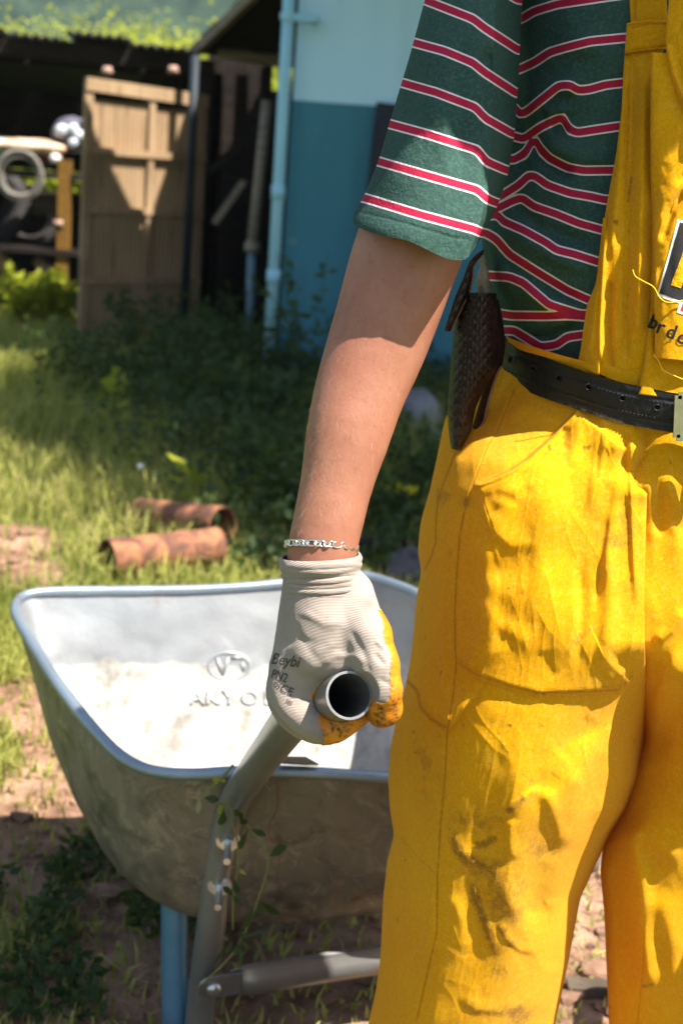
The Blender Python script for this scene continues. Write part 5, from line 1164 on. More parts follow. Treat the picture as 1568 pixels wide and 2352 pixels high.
# ---- bracelet of figaro links
br = empty('bracelet', 'silver figaro chain bracelet round the bare wrist above the glove', 'bracelet')
n = 54; a = np.linspace(0, 2 * np.pi, 721); cu_ = Surf([(655, 1240, 823, 1250, 1.1985, 1.1985, .0315, .0300, 0), (657, 1258, 820, 1270, 1.1985, 1.1985, .0315, .03, 0)], 3, 400, 400, sm=1, lin=0)
ringp = P(cu_.X[1] , cu_.Y[1] + 6 * np.sqrt(np.clip(1 - (1 - 2 * cu_.u[1]) ** 2, 0, 1)) * np.where(cu_.front[1], -1, .6), cu_.D[1]); ringp = np.concatenate([ringp, ringp[:1]])
L = np.concatenate([[0], np.cumsum(np.linalg.norm(np.diff(ringp, axis=0), axis=1))]); ctr = ringp.mean(0)
def link_me(long):
    t = np.linspace(0, 2 * np.pi, 15); b = MB(); b.tube(np.stack([(.0044 if long else .0027) * np.cos(t) * 1.0, .0025 * np.sin(t), 0 * t], 1), .0008, 7, False); return b.me('link', True)
LM = [link_me(False), link_me(True)]; LM[0].materials.append(M_silver); LM[1].materials.append(M_silver)
pos = 0; k = 0
while pos < L[-1] - .003:
    lg = k % 5 == 4; st = .0070 if lg else .0039; c0 = np.array([np.interp(pos + st / 2, L, ringp[:, i]) for i in range(3)]); c1 = np.array([np.interp(min(L[-1], pos + st / 2 + .002), L, ringp[:, i]) for i in range(3)])
    tx = c1 - c0; tx /= np.linalg.norm(tx); nz = c0 - ctr; nz -= tx * (nz @ tx); nz /= np.linalg.norm(nz); ty = np.cross(nz, tx)
    an_ = (0.0 if lg else (.35 if k % 2 else -.35)); ty2 = ty * math.cos(an_) + nz * math.sin(an_); nz2 = np.cross(tx, ty2)
    o = bpy.data.objects.new('link', LM[int(lg)]); col.objects.link(o); o.parent = br; o.matrix_basis = Matrix(((tx[0], ty2[0], nz2[0], c0[0]), (tx[1], ty2[1], nz2[1], c0[1]), (tx[2], ty2[2], nz2[2], c0[2]), (0, 0, 0, 1)))
    pos += st; k += 1

# ---- shirt: torso and sleeve, stripes follow the cloth
TS = [[(1192,-170),(1440,-190)],[(1192,-60),(1300,-95),(1440,-110)],[(1100,60),(1195,44),(1225,26),(1277,10),(1369,-4),(1440,-14)],[(1100,180),(1192,159),(1225,144),(1261,120),(1302,108),(1354,95),(1433,87)],[(1100,262),(1182,246),(1195,264),(1215,251),(1246,226),(1282,197),(1307,195),(1328,208),(1354,205),(1389,195),(1431,190)],[(1100,305),(1182,313),(1200,320),(1212,312),(1240,292),(1261,282),(1288,270),(1296,276),(1302,293),(1323,305),(1354,300),(1420,290)],[(1100,360),(1179,367),(1205,352),(1218,330),(1228,318),(1236,338),(1261,364),(1302,385),(1338,392),(1407,391)],[(1100,450),(1143,455),(1190,425),(1215,402),(1228,405),(1256,425),(1307,443),(1354,451),(1389,459)],[(1100,475),(1141,479),(1175,462),(1197,454),(1225,474),(1277,492),(1328,513),(1382,528)],[(1100,500),(1141,492),(1154,508),(1200,528),(1251,556),(1277,574),(1318,584),(1374,602)],[(1100,530),(1120,538),(1138,549),(1169,584),(1225,620),(1302,667),(1354,690)],[(1100,633),(1118,633),(1169,636),(1200,649),(1260,700),(1330,722)],[(1100,722),(1143,720),(1174,725),(1251,726),(1302,724),(1343,727)],[(1100,760),(1179,759),(1241,797),(1277,792),(1302,774),(1338,769)],[(1100,860),(1340,880)]]
SS = [[(900,-125),(1000,-95),(1092,-60),(1190,0)],[(900,-40),(975,0),(1085,43),(1112,64),(1190,115)],[(900,82),(950,98),(1020,117),(1085,144),(1112,166),(1187,215)],[(880,178),(922,190),(1000,212),(1090,246),(1115,272),(1178,308)],[(860,275),(895,285),(980,308),(1094,344),(1118,372),(1165,392)],[(840,362),(870,371),(980,403),(1095,436),(1120,458),(1145,468)],[(800,446),(842,456),(960,492),(1094,528),(1100,533),(1140,543)],[(780,590),(900,612),(1000,612),(1062,622),(1112,585)]]
def stripes(s, LN):
    xg = np.arange(740, 1560, 1.0); kr = np.exp(-np.linspace(-2.2, 2.2, 41) ** 2); kr /= kr.sum(); d = np.full(s.X.shape, 1e3)
    for l in LN:
        yg = np.interp(xg, [p[0] for p in l], [p[1] for p in l]); yg = np.convolve(np.pad(yg, 20, mode='edge'), kr, 'valid'); sg = np.clip(np.gradient(yg), -2.2, 2.2)
        d = np.minimum(d, np.abs(s.Y - np.interp(s.X, xg, yg)) / np.sqrt(1 + np.interp(s.X, xg, sg) ** 2))
    bx_ = np.abs(((s.Y + 6000) % 90) - 45); s.at['stripe'] = np.where(s.front, d, bx_)
tor = Surf([(1215,-420,1800,-430,1.44,1.46,.10,.12,0),(1205,-250,1880,-250,1.43,1.46,.125,.12,0),(1186,0,1930,10,1.425,1.455,.135,.12,0),(1172,200,1930,220,1.42,1.45,.135,.12,0),(1148,400,1925,440,1.415,1.45,.135,.12,0),(1120,500,1920,560,1.41,1.445,.14,.12,0),(1104,550,1915,640,1.405,1.44,.142,.12,0),(1113,610,1915,720,1.405,1.44,.142,.12,0),(1128,690,1915,800,1.41,1.44,.142,.12,0),(1150,780,1915,900,1.415,1.44,.138,.12,0),(1165,880,1915,1000,1.42,1.44,.13,.12,0)], 460, 330, 60, sm=22)
t = tor
t.noise(90, 60, .0022, 200, .5, 3); t.noise(28, 60, .0007, 201, .6, 2)
t.ridge([(1195, 60), (1190, 180), (1200, 300), (1190, 420)], 16, -.014)
t.fold([(1190, 262), (1225, 240), (1270, 206), (1310, 205), (1330, 225)], 26, .012, .2, .5)
t.ridge([(1215, 290), (1222, 320), (1232, 350), (1262, 378), (1320, 402)], 15, -.010, .15); t.ridge([(1245, 262), (1282, 250), (1300, 262)], 14, .008); t.ridge([(1262, 300), (1290, 292), (1300, 310)], 10, -.006)
t.fold([(1245, 320), (1290, 350), (1350, 365), (1410, 360)], 22, .008, .2, .6)
t.ridge([(1180, 430), (1195, 480), (1240, 520), (1300, 545), (1370, 560)], 20, -.007); t.fold([(1150, 520), (1200, 556), (1280, 600), (1370, 630)], 22, .009, .15, .5)
t.ridge([(1130, 560), (1175, 612), (1250, 650), (1340, 700)], 16, -.007, .1); t.fold([(1118, 600), (1180, 652), (1240, 700), (1310, 745)], 30, .011, .15, .45)
t.ridge([(1190, 660), (1260, 706), (1330, 742)], 14, .005); t.bump(1290, 695, 45, 16, .007, .15); t.bump(1285, 745, 40, 14, .006, -.1); t.ridge([(1200, 770), (1260, 772), (1340, 745)], 14, -.006)
t.bump(1330, 60, 70, 120, .008, 0); t.ridge([(1240, 150), (1290, 118), (1380, 100)], 22, .004)
t.X[:, :] = t.X; stripes(t, TS)
def sprof(u, tt):
    f = .62 + .26 * tt; a = np.clip(u / f, 0, 1); front = np.sqrt(np.clip(1 - (1 - a * 1.28).clip(-1, 1) ** 2, 0, 1)); return np.where(u < f, front, front.max() * 0 + (1 - ((u - f) / (1 - f)) ** 1.1) * .96)
slv = Surf([(1080,-420,1260,-330,1.40,1.42,.065,.06,0),(1030,-220,1215,-180,1.36,1.38,.085,.06,0),(975,0,1197,20,1.335,1.345,.095,.06,0),(940,130,1192,150,1.318,1.335,.100,.06,5),(900,262,1182,300,1.304,1.325,.104,.06,12),(868,372,1166,400,1.29,1.315,.108,.06,22),(836,450,1146,462,1.278,1.305,.110,.06,36),(808,500,1114,528,1.270,1.295,.108,.06,34),(811,508,1112,536,1.268,1.29,.104,.058,32)], 330, 300, 70, prof=sprof, sm=12)
s_ = slv
s_.Y += 42 * (np.linspace(0, 1, 330)[:, None] ** 5) * np.where(s_.front, sstep(.35, .82, s_.u) * (1 - sstep(.84, 1, s_.u)), 0)
s_.noise(60, 90, .0016, 210, .3, 3); s_.noise(24, 30, .0004, 211, 0, 2)
for sh_ in (0,): s_.ridge([(815, 484), (930, 512), (1040, 546), (1080, 550)], 3, -.0008, .02)
s_.fold([(1010, 60), (1000, 200), (985, 330)], 40, .006, .3, .7); s_.ridge([(1060, 60), (1055, 250), (1060, 420)], 22, -.004); s_.fold([(930, 250), (900, 400), (880, 470)], 34, .004, .3, .8)
s_.ridge([(1120, 100), (1130, 300), (1118, 450)], 14, -.008, .1)
s_.paint('seam', [(814, 484), (930, 512), (1040, 546)], 1.4, .9, 0); stripes(s_, SS)
shirt = obj('shirt', join([tor.mesh('t'), slv.mesh('s')], 'shirt'), M_shirt, pe)
slv2 = Surf([(1800,-330,1985,-420,1.42,1.44,.065,.06,0),(1830,0,2050,0,1.40,1.42,.065,.06,0),(1850,300,2100,300,1.39,1.40,.065,.06,0),(1850,520,2130,520,1.38,1.39,.066,.06,40)], 60, 60, 30, sm=8); slv2.at['stripe'] = np.abs(((slv2.Y + 6000) % 90) - 45)
obj('sleeve', slv2.mesh('sleeve'), M_shirt, pe)

# ---- fine pale hair on the forearm
r = np.random.default_rng(91); bvb = bvh_of(body); hb = MB()
for k in range(240):
    f = r.beta(1.3, 1.0); y = 700 + 520 * f; cxl = np.interp(y, [620, 720, 800, 900, 1000, 1100, 1220], [925, 892, 863, 825, 798, 775, 752]); hw = np.interp(y, [620, 800, 900, 1000, 1100, 1220], [120, 112, 100, 90, 80, 76])
    h = hit(bvb, cxl + hw * r.uniform(-1.05, 1.0), y)
    if h is None: continue
    p, nr_ = h; nr_ = nr_ if nr_ @ (p - CAM) < 0 else -nr_; dn_ = np.array([r.normal() * .5 - .25, r.normal() * .25, -1.0]); dn_ -= nr_ * (dn_ @ nr_); dn_ /= np.linalg.norm(dn_); L_ = r.uniform(.004, .010)
    hb.tube([p, p + dn_ * L_ * .5 + nr_ * L_ * .28, p + dn_ * L_ + nr_ * L_ * .30], [.00004, .000035, .00002], 3, False)
ha = hb.build('arm_hair', plain('fair_hair', (.60, .42, .26), .5, 0, .1), pe, True); ha['kind'] = 'stuff'

# ================================================================== OVERALLS
def z4(x, y): return 764 + x * .5127, 689 + y * .5127
def z6(x, y): return 764 + x * .5127, 1435.5 + y * .5127
def L4(*p): return [z4(*q) for q in p]
def L6(*p): return [z6(*q) for q in p]
def pprof(u, t): return np.sqrt(np.clip(1 - np.abs(1 - 2 * u) ** 2.5, 0, 1))
def quarter(u, a): s = np.clip(u / a, 0, 1); return np.sqrt(np.clip(1 - (1 - s) ** 2.2, 0, 1))
def rprof(u, t):
    y = 865 + 2310 * t; m = sstep(960, 1130, y); k = sstep(1470, 1720, y); n = quarter(u, .40) * (1 - k * (1 - quarter(1 - u, .55))) * (1 - .10 * ((u - .62) / .6) ** 2)
    return pprof(u, t) * (1 - m) + n * m
def lprof(u, t):
    y = 935 + 2245 * t; m = sstep(960, 1130, y); k = sstep(1470, 1720, y); n = (1 - k * (1 - quarter(u, .30))) * quarter(1 - u, .40 + .45 * (1 - k))
    return pprof(u, t) * (1 - m) + n * m
legR = Surf([(1110.0,800.0,1492.0,925.0,1.42,1.262,0.037,0.1,0.0),(1075.0,870.0,1492.0,968.0,1.422,1.26,0.042,0.11,0.0),(1022.0,960.0,1488.0,1040.0,1.4252,1.273,0.0657,0.12,0.0),(1003.0,1050.0,1486.0,1100.0,1.4291,1.387,0.1603,0.125,0.0),(988.0,1120.0,1484.0,1160.0,1.43,1.43,0.1975,0.13,0.0),(965.0,1200.0,1482.0,1225.0,1.43,1.43,0.2021,0.13,0.0),(959.0,1265.0,1480.0,1280.0,1.43,1.43,0.2056,0.13,0.0),(967.0,1312.0,1479.0,1330.0,1.43,1.43,0.2083,0.13,0.0),(956.0,1372.0,1478.0,1385.0,1.43,1.43,0.2116,0.13,0.0),(946.0,1490.0,1480.0,1495.0,1.43,1.43,0.2169,0.13,0.0),(934.0,1560.0,1482.0,1565.0,1.43,1.43,0.2141,0.13,0.0),(916.0,1630.0,1482,1635.0,1.43,1.43,0.2159,0.13,0.0),(898.0,1705.0,1482,1708.0,1.43,1.43,0.2149,0.13,0.0),(891.0,1785.0,1470,1785.0,1.43,1.43,0.212,0.13,0.0),(895.0,1860.0,1440,1860.0,1.43,1.43,0.207,0.13,0.0),(905.0,1918.0,1400,1918.0,1.43,1.43,0.2019,0.13,0.0),(889.0,1975.0,1368,1985.0,1.43,1.43,0.1965,0.125,0.0),(880.0,2060.0,1332.0,2062.0,1.43,1.43,0.1887,0.12,0.0),(873.0,2200.0,1306.0,2200.0,1.43,1.43,0.1745,0.12,0.0),(862.0,2280.0,1290.0,2280.0,1.43,1.43,0.1669,0.12,0.0),(845.0,2352.0,1274.0,2352.0,1.43,1.43,0.16,0.12,0.0),(800.0,2650.0,1235.0,2650.0,1.45,1.45,0.13,0.11,0.0),(790.0,3000.0,1230.0,3000.0,1.45,1.45,0.1036,0.1,0.0),(780.0,3180.0,1240.0,3180.0,1.45,1.45,0.09,0.09,0.0)], 760, 420, 70, prof=rprof, sm=9)
s = legR
# broad cloth movement
s.noise(150, 230, .0034, 301, .25, 3); s.noise(46, 120, .0009, 302, .15, 2); s.noise(30, 30, .0003, 303, 0, 2); s.noise(70, 190, .0012, 304, -.35, 2, True)
# waistband, gathers and pleats under the belt
s.fold(L4((1215, 480), (1205, 600), (1185, 760), (1160, 900), (1140, 1000)), 22, .009, .12, .25)
s.ridge(L4((1210, 520), (1190, 680), (1170, 840)), 7, -.0035, .3)
s.ridge(L4((1335, 560), (1312, 640), (1300, 720), (1330, 800)), 8, -.004, .3); s.fold(L4((1345, 560), (1335, 700), (1338, 900), (1345, 1100), (1365, 1400)), 16, .010, .06, .3)
s.ridge(L4((1235, 950), (1212, 1070), (1190, 1240), (1172, 1400)), 8, -.003, .3); s.fold(L4((1290, 700), (1262, 900), (1240, 1050), (1215, 1250)), 20, .007, .2, .4)
s.ridge(L4((1275, 560), (1260, 700), (1230, 860)), 12, .004); s.ridge(L4((1400, 600), (1392, 900), (1400, 1250)), 12, .005)
s.ridge(L4((1110, 500), (1090, 620), (1060, 760)), 16, .004); s.ridge(L4((1040, 560), (1030, 680)), 10, -.003)
# slash pocket: facing hollow above, proud lip below
lip = L4((1108, 482), (1060, 540), (985, 620), (880, 715), (800, 770), (720, 808), (650, 832), (628, 838))
s.step(lip[::-1], 5, .012, 120, .05); s.ridge(lip, 4.5, .0035, .05); s.paint('seam', [(x - 2, y - 5) for x, y in lip], 2.2, .8, .1); s.paint('seam', [(x + 8, y + 14) for x, y in lip], 1.2, .5, .1)
s.bump(*z4(890, 620), 75, 42, .009, -.5); s.ridge(L4((760, 540), (860, 470), (960, 520), (1040, 540)), 16, .004)
s.ridge(L4((660, 850), (700, 920), (740, 980)), 22, -.006, .3); s.ridge(L4((700, 860), (820, 900), (900, 830)), 14, -.004)
s.fold(L4((640, 860), (700, 1010), (800, 1090), (900, 1075)), 30, .008, .25, .5)
# side seams
seamA = L4((820, 385), (770, 500), (735, 590), (690, 660), (650, 770), (600, 900), (570, 1040), (556, 1200), (546, 1400), (548, 1568)) + L6((553, 170), (540, 300), (512, 480), (500, 700), (482, 900), (468, 1120), (465, 1380), (425, 1550), (372, 1788))
s.step(seamA, 3, .0035, 26, .02); s.ridge(seamA, 2.6, -.0022, .02); s.paint('seam', seamA, 2.3, .95, .01)
seamB = L4((548, 680), (520, 760), (492, 830), (465, 940), (460, 1050), (462, 1080), (440, 1150), (405, 1220))
s.step(seamB[::-1], 3, .004, 22, .05); s.ridge(seamB, 3, -.0035, .05); s.paint('seam', seamB, 2.2, .95, .03)
s.ridge(L4((395, 1010), (385, 1100), (400, 1200)), 14, .004); s.ridge(L4((430, 900), (415, 1000), (402, 1060)), 9, -.003)
s.ridge(L4((560, 880), (520, 1000), (500, 1180), (500, 1400)), 12, .004)
# big pocket bag ending in a curved seam
bag = L6((553, 165), (650, 225), (780, 270), (920, 305), (1100, 300), (1280, 290), (1350, 220))
s.step(bag[::-1], 6, .010, 95, .06); s.ridge(bag, 3, -.002, .04); s.paint('seam', bag, 2.0, .85, .02); s.paint('seam', [(x, y - 9) for x, y in bag], 1.3, .6, .02)
s.bump(*z4(900, 1330), 120, 110, .012, .3); s.bump(*z4(980, 1000), 70, 60, .006, .2); s.bump(*z4(1020, 1480), 90, 60, .008); s.ridge(L4((640, 1180), (760, 1220), (860, 1180), (900, 1080)), 28, -.0045, .3); s.ridge(L4((620, 1330), (740, 1460), (900, 1550)), 24, .006)
s.fold(L4((560, 1160), (640, 1330), (760, 1500), (870, 1560)), 30, -.006, .2, .5)
s.ridge(L6((930, 110), (960, 190), (1010, 240)), 14, -.002); s.fold(L6((1230, 260), (1280, 230), (1340, 170)), 12, .006)
# thigh
s.fold(L6((1335, 420), (1200, 500), (1070, 560), (965, 655), (940, 720)), 26, .007, .15, .6); s.ridge(L6((1180, 420), (1090, 520), (1010, 600)), 26, -.004)
s.fold(L6((935, 715), (880, 755), (820, 800), (765, 850)), 13, .007, .1, .35); s.ridge(L6((940, 720), (985, 830), (1015, 930), (1010, 1010)), 18, .007); s.bump(*z6(925, 900), 34, 66, -.003, -.2); s.ridge(L6((800, 860), (790, 960), (810, 1060)), 14, .005)
s.ridge(L6((1090, 640), (1105, 760), (1080, 900), (1040, 1010)), 22, .006); s.ridge(L6((1200, 560), (1180, 760), (1120, 960)), 18, -.004); s.ridge(L6((960, 1020), (970, 1160), (960, 1300)), 26, .005)
s.fold(L6((750, 945), (690, 975), (615, 1000)), 11, .005, .1, .4)
s.fold(L6((515, 900), (560, 1010), (620, 1060), (730, 1110)), 13, .006, .1, .4); s.fold(L6((612, 1095), (640, 1220), (690, 1350), (730, 1500)), 13, .006, .1, .4); s.fold(L6((735, 1325), (780, 1410), (840, 1455), (920, 1470)), 12, .006, .1, .4)
s.ridge(L6((700, 1130), (780, 1240), (860, 1300)), 20, .004); s.ridge(L6((840, 1260), (900, 1280), (960, 1240)), 16, -.004); s.bump(*z6(880, 1380), 60, 40, .005)
s.fold(L6((560, 1660), (640, 1720), (760, 1730), (860, 1690)), 16, .006, .15, .5); s.fold(L6((900, 1750), (980, 1640), (1020, 1500)), 20, .005, .2, .6)
# tool pocket on the side
tp = L6((318, 248), (372, 300), (385, 372), (432, 425), (490, 462), (516, 482))
s.step(tp[::-1], 4, .022, 90, .05); s.paint('seam', [(x + 3, y - 3) for x, y in tp], 4, .9, .03); s.ridge(tp, 4, .003, .05); s.ridge([(x + 10, y - 6) for x, y in tp], 7, -.007, .1)
s.step(L6((470, 1125), (400, 1060), (330, 980), (300, 940)), 4, .004, 40, .1); s.paint('seam', L6((470, 1125), (400, 1060), (330, 980), (300, 940)), 1.2, .6)
s.fold(L6((350, 480), (370, 600), (410, 720), (470, 800)), 12, .005, .15, .4); s.ridge(L6((420, 560), (440, 700), (460, 780)), 8, .004); s.fold(L6((330, 300), (335, 480), (300, 640)), 10, .004)
for q_, w_, h_ in ((((380, 0), (400, 160), (420, 300)), 10, .005), (((440, 0), (450, 180), (470, 330)), 9, .004), (((500, 60), (490, 240), (500, 380)), 9, .004), (((420, 1500), (440, 1300), (420, 1150)), 18, .006), (((300, 1250), (340, 1420), (330, 1600)), 18, .005), (((240, 1150), (300, 1180), (380, 1260)), 16, .006), (((520, 1200), (580, 1330), (590, 1480)), 16, .004)): s.ridge(L6(*q_), w_, h_)
# oil and earth rubbed into the creases
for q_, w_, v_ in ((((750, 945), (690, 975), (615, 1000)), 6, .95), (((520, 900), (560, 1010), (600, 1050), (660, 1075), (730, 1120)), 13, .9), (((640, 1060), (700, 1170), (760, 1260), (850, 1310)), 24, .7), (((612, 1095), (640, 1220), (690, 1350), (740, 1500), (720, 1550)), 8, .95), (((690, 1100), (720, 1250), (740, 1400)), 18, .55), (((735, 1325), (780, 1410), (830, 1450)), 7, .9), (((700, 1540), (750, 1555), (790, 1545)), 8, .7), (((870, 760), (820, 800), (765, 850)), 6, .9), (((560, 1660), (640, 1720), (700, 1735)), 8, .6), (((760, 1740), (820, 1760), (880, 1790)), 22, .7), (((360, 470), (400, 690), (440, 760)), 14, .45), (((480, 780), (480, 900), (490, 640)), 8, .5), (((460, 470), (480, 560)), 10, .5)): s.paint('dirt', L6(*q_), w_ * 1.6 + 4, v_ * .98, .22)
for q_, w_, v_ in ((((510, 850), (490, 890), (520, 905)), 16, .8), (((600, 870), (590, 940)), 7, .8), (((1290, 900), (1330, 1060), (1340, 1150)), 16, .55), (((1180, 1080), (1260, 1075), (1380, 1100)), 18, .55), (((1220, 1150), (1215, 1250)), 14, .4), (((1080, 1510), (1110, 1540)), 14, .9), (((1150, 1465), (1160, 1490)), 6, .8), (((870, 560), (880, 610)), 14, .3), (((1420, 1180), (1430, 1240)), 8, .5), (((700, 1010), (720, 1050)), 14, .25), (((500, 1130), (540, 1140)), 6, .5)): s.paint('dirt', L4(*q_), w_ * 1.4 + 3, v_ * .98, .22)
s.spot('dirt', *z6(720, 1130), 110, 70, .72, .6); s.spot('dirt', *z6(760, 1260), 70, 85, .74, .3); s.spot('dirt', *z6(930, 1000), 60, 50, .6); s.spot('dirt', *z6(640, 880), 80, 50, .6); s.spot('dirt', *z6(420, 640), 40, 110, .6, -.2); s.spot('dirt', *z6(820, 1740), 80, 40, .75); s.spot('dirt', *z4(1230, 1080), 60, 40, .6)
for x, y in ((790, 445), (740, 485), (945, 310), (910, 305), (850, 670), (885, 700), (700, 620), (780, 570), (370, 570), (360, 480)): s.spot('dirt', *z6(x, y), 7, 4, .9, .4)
legR.H *= .66 - .10 * sstep(1560, 1720, legR.Y)
for q_, w_, h_ in (([(1468, 1590), (1390, 1720), (1255, 1860), (1180, 1930)], 38, .009), ([(1460, 1680), (1390, 1850), (1310, 2010)], 32, .008), ([(1175, 1640), (1192, 1900), (1165, 2200), (1150, 2352)], 40, .007), ([(1330, 1760), (1290, 2000), (1255, 2300)], 32, .008), ([(1075, 1700), (1100, 1950), (1080, 2300)], 30, -.003), ([(1090, 1950), (1180, 2060), (1240, 2200), (1245, 2340)], 30, .005), ([(1000, 1280), (990, 1500), (960, 1700)], 18, .008), ([(985, 1230), (1000, 1420), (985, 1600)], 9, -.004), ([(1025, 1300), (1018, 1500), (1000, 1640)], 8, .004), ([(1110, 1180), (1120, 1400), (1105, 1540)], 26, .005), ([(1390, 1200), (1400, 1400), (1380, 1560)], 20, .006), ([(1330, 1240), (1335, 1420), (1320, 1560)], 14, -.004), ([(1270, 1010), (1240, 1250), (1250, 1480)], 40, .004)): legR.ridge(q_, w_, h_, .3)
legR.noise(26, 150, .0004, 305, .2, 2, True); legR.noise(9, 30, .0002, 309, .3, 2); legR.noise(150, 230, .0018, 306, .25, 2)
legL = Surf([(1440.0,930.0,2010.0,940.0,1.262,1.43,0.045,0.1,0.0),(1450.0,1000.0,2040.0,1000.0,1.2863,1.43,0.0737,0.12,0.0),(1462.0,1200.0,2080.0,1200.0,1.43,1.43,0.1773,0.13,0.0),(1470.0,1400.0,2090.0,1400.0,1.43,1.43,0.1887,0.13,0.0),(1474.0,1560.0,2090.0,1560.0,1.43,1.43,0.1858,0.13,0.0),(1478.0,1690.0,2085.0,1690.0,1.43,1.43,0.1381,0.13,0.0),(1447.0,1775.0,2080.0,1775.0,1.43,1.43,0.1131,0.13,0.0),(1428.0,1862.0,2075.0,1862.0,1.43,1.43,0.1048,0.13,0.0),(1384.0,1940.0,2070.0,1940.0,1.43,1.43,0.0973,0.13,0.0),(1377.0,2000.0,2065.0,2000.0,1.43,1.43,0.0918,0.13,0.0),(1387.0,2100.0,2060.0,2100.0,1.43,1.43,0.0836,0.12,0.0),(1397.0,2352.0,2045.0,2352.0,1.43,1.43,0.063,0.12,0.0),(1410.0,2700.0,2020.0,2700.0,1.43,1.43,0.0312,0.11,0.0),(1420.0,3180.0,1990.0,3180.0,1.43,1.43,-0.005,0.1,0.0)], 480, 330, 50, prof=lprof, sm=9)
s = legL
s.noise(140, 220, .0036, 321, -.2, 3); s.noise(44, 110, .0009, 322, -.2, 2); s.noise(30, 30, .0003, 323)
s.fold([(1568, 1470), (1510, 1600), (1470, 1740), (1445, 1810)], 26, .012, .15, .5); s.ridge([(1600, 1560), (1540, 1640), (1490, 1760)], 24, -.006)
s.ridge([(1430, 1870), (1450, 1940), (1470, 2040), (1476, 2160), (1490, 2300)], 26, .012, .15); s.fold([(1440, 1890), (1490, 1925), (1568, 1985)], 30, .010, .2, .6); s.ridge([(1400, 1960), (1425, 2100), (1440, 2300)], 22, -.006)
s.ridge([(1500, 2040), (1540, 2160), (1560, 2300)], 30, .006); s.ridge([(1480, 1010), (1490, 1150), (1500, 1330)], 14, .003, .4); s.ridge([(1530, 1000), (1545, 1160), (1560, 1350)], 16, .003, .4); s.ridge([(1505, 1040), (1518, 1260)], 9, -.002, .4); s.fold([(1500, 1480), (1540, 1450), (1575, 1400)], 14, .006)
s.paint('dirt', [(1470, 2265), (1500, 2262)], 5, .8); s.paint('seam', [(1483, 2100), (1473, 2250), (1462, 2352)], 1.4, .7, 0)
ov = obj('overalls', join([legR.mesh('a'), legL.mesh('b')], 'overalls'), M_yel, pe)
# ---- bib, side strap and pocket
def q1(x, y): return 1281 + x * .1953, y * .1953
def q2(x, y): return 1281 + x * .2686, 402 + y * .2686
TY = lambda x: 1.262 + .10 * ((1560 - np.asarray(x, float)) / 420) ** 2           # front of the chest
def panel(rows, nr, nu, thick, name, mat, parent, ops=None, sm=6, lin=1.0):
    R = [(a, b_, c, d, Y1, Y2, bg, 0, sg) for a, b_, c, d, Y1, Y2, bg, sg in rows]; s = Surf(R, nr, nu, 0, sm=sm, lin=lin); s.w[:] = 1
    if ops: ops(s)
    for k in ('dirt', 'seam'): s.at.setdefault(k, np.zeros_like(s.X))
    return obj(name, s.mesh(name, thick), mat, parent)
def op_side(s):
    s.noise(60, 200, .0022, 331, 0, 3); s.noise(20, 60, .0006, 332)
    s.ridge([(1452, 130), (1448, 300), (1442, 500), (1436, 700), (1436, 840)], 9, -.004, .05); s.ridge([(1478, 150), (1474, 350), (1470, 560), (1462, 800)], 14, .007, .1); s.ridge([(1428, 180), (1420, 400), (1400, 600)], 12, .005, .1)
    s.ridge([(1404, 640), (1400, 740), (1402, 850)], 8, -.006, .08); s.ridge([(1388, 520), (1382, 640), (1376, 760), (1376, 838)], 7, .006, .1)
    s.paint('seam', [(1446, 130), (1441, 300), (1432, 470)], 1.0, .5); s.paint('seam', [(1400, 836), (1440, 852), (1475, 842)], 1.2, .6)
    s.paint('dirt', [(1450, 400), (1444, 440), (1440, 470)], 6, .8); s.paint('dirt', [(1470, 200), (1465, 300)], 9, .35); s.paint('dirt', [(1460, 420), (1480, 450)], 12, .35)
    for x, y in ((1404, 569), (1445, 663), (1441, 679), (1443, 531), (1415, 515)): s.spot('dirt', x, y, 3, 3, .9)
side = panel([(1434,112,1530,104,1.296,1.276,.003,2),(1431,150,1500,150,1.292,1.280,.004,2),(1426,254,1497,254,1.288,1.274,.005,0),(1414,352,1499,332,1.282,1.270,.006,0),(1394,459,1501,430,1.278,1.266,.006,0),(1384,520,1498,520,1.275,1.264,.006,0),(1374,600,1496,600,1.273,1.260,.007,0),(1366,660,1494,660,1.273,1.258,.007,4),(1360,720,1490,724,1.273,1.256,.007,6),(1356,780,1486,790,1.273,1.254,.007,10),(1352,840,1479,884,1.272,1.252,.007,14)], 260, 130, .003, 'side_panel', M_yel, pe, op_side)
def op_flare(s): s.noise(40, 80, .0012, 340); s.ridge([(1372, 640), (1362, 740), (1350, 820)], 8, .004)
panel([(1384,500,1392,500,1.274,1.270,0,0),(1368,650,1384,650,1.276,1.268,.002,0),(1347,700,1380,704,1.279,1.266,.002,0),(1340,745,1378,745,1.280,1.264,.003,0),(1333,800,1377,806,1.281,1.262,.003,6),(1326,830,1376,858,1.280,1.260,.003,8)], 90, 40, .003, 'rolled_edge', M_yel, pe, op_flare)
# top of the waistband showing above the belt
panel([(1160,769,1380,834,1.364,1.274,.026,9),(1172,800,1380,884,1.372,1.276,.022,9)], 30, 120, .004, 'waistband', M_yel, pe, lambda s: (s.noise(30, 20, .0015, 345), s.ridge([(1160, 772), (1240, 796), (1310, 820), (1376, 832)], 6, .003, 0)))
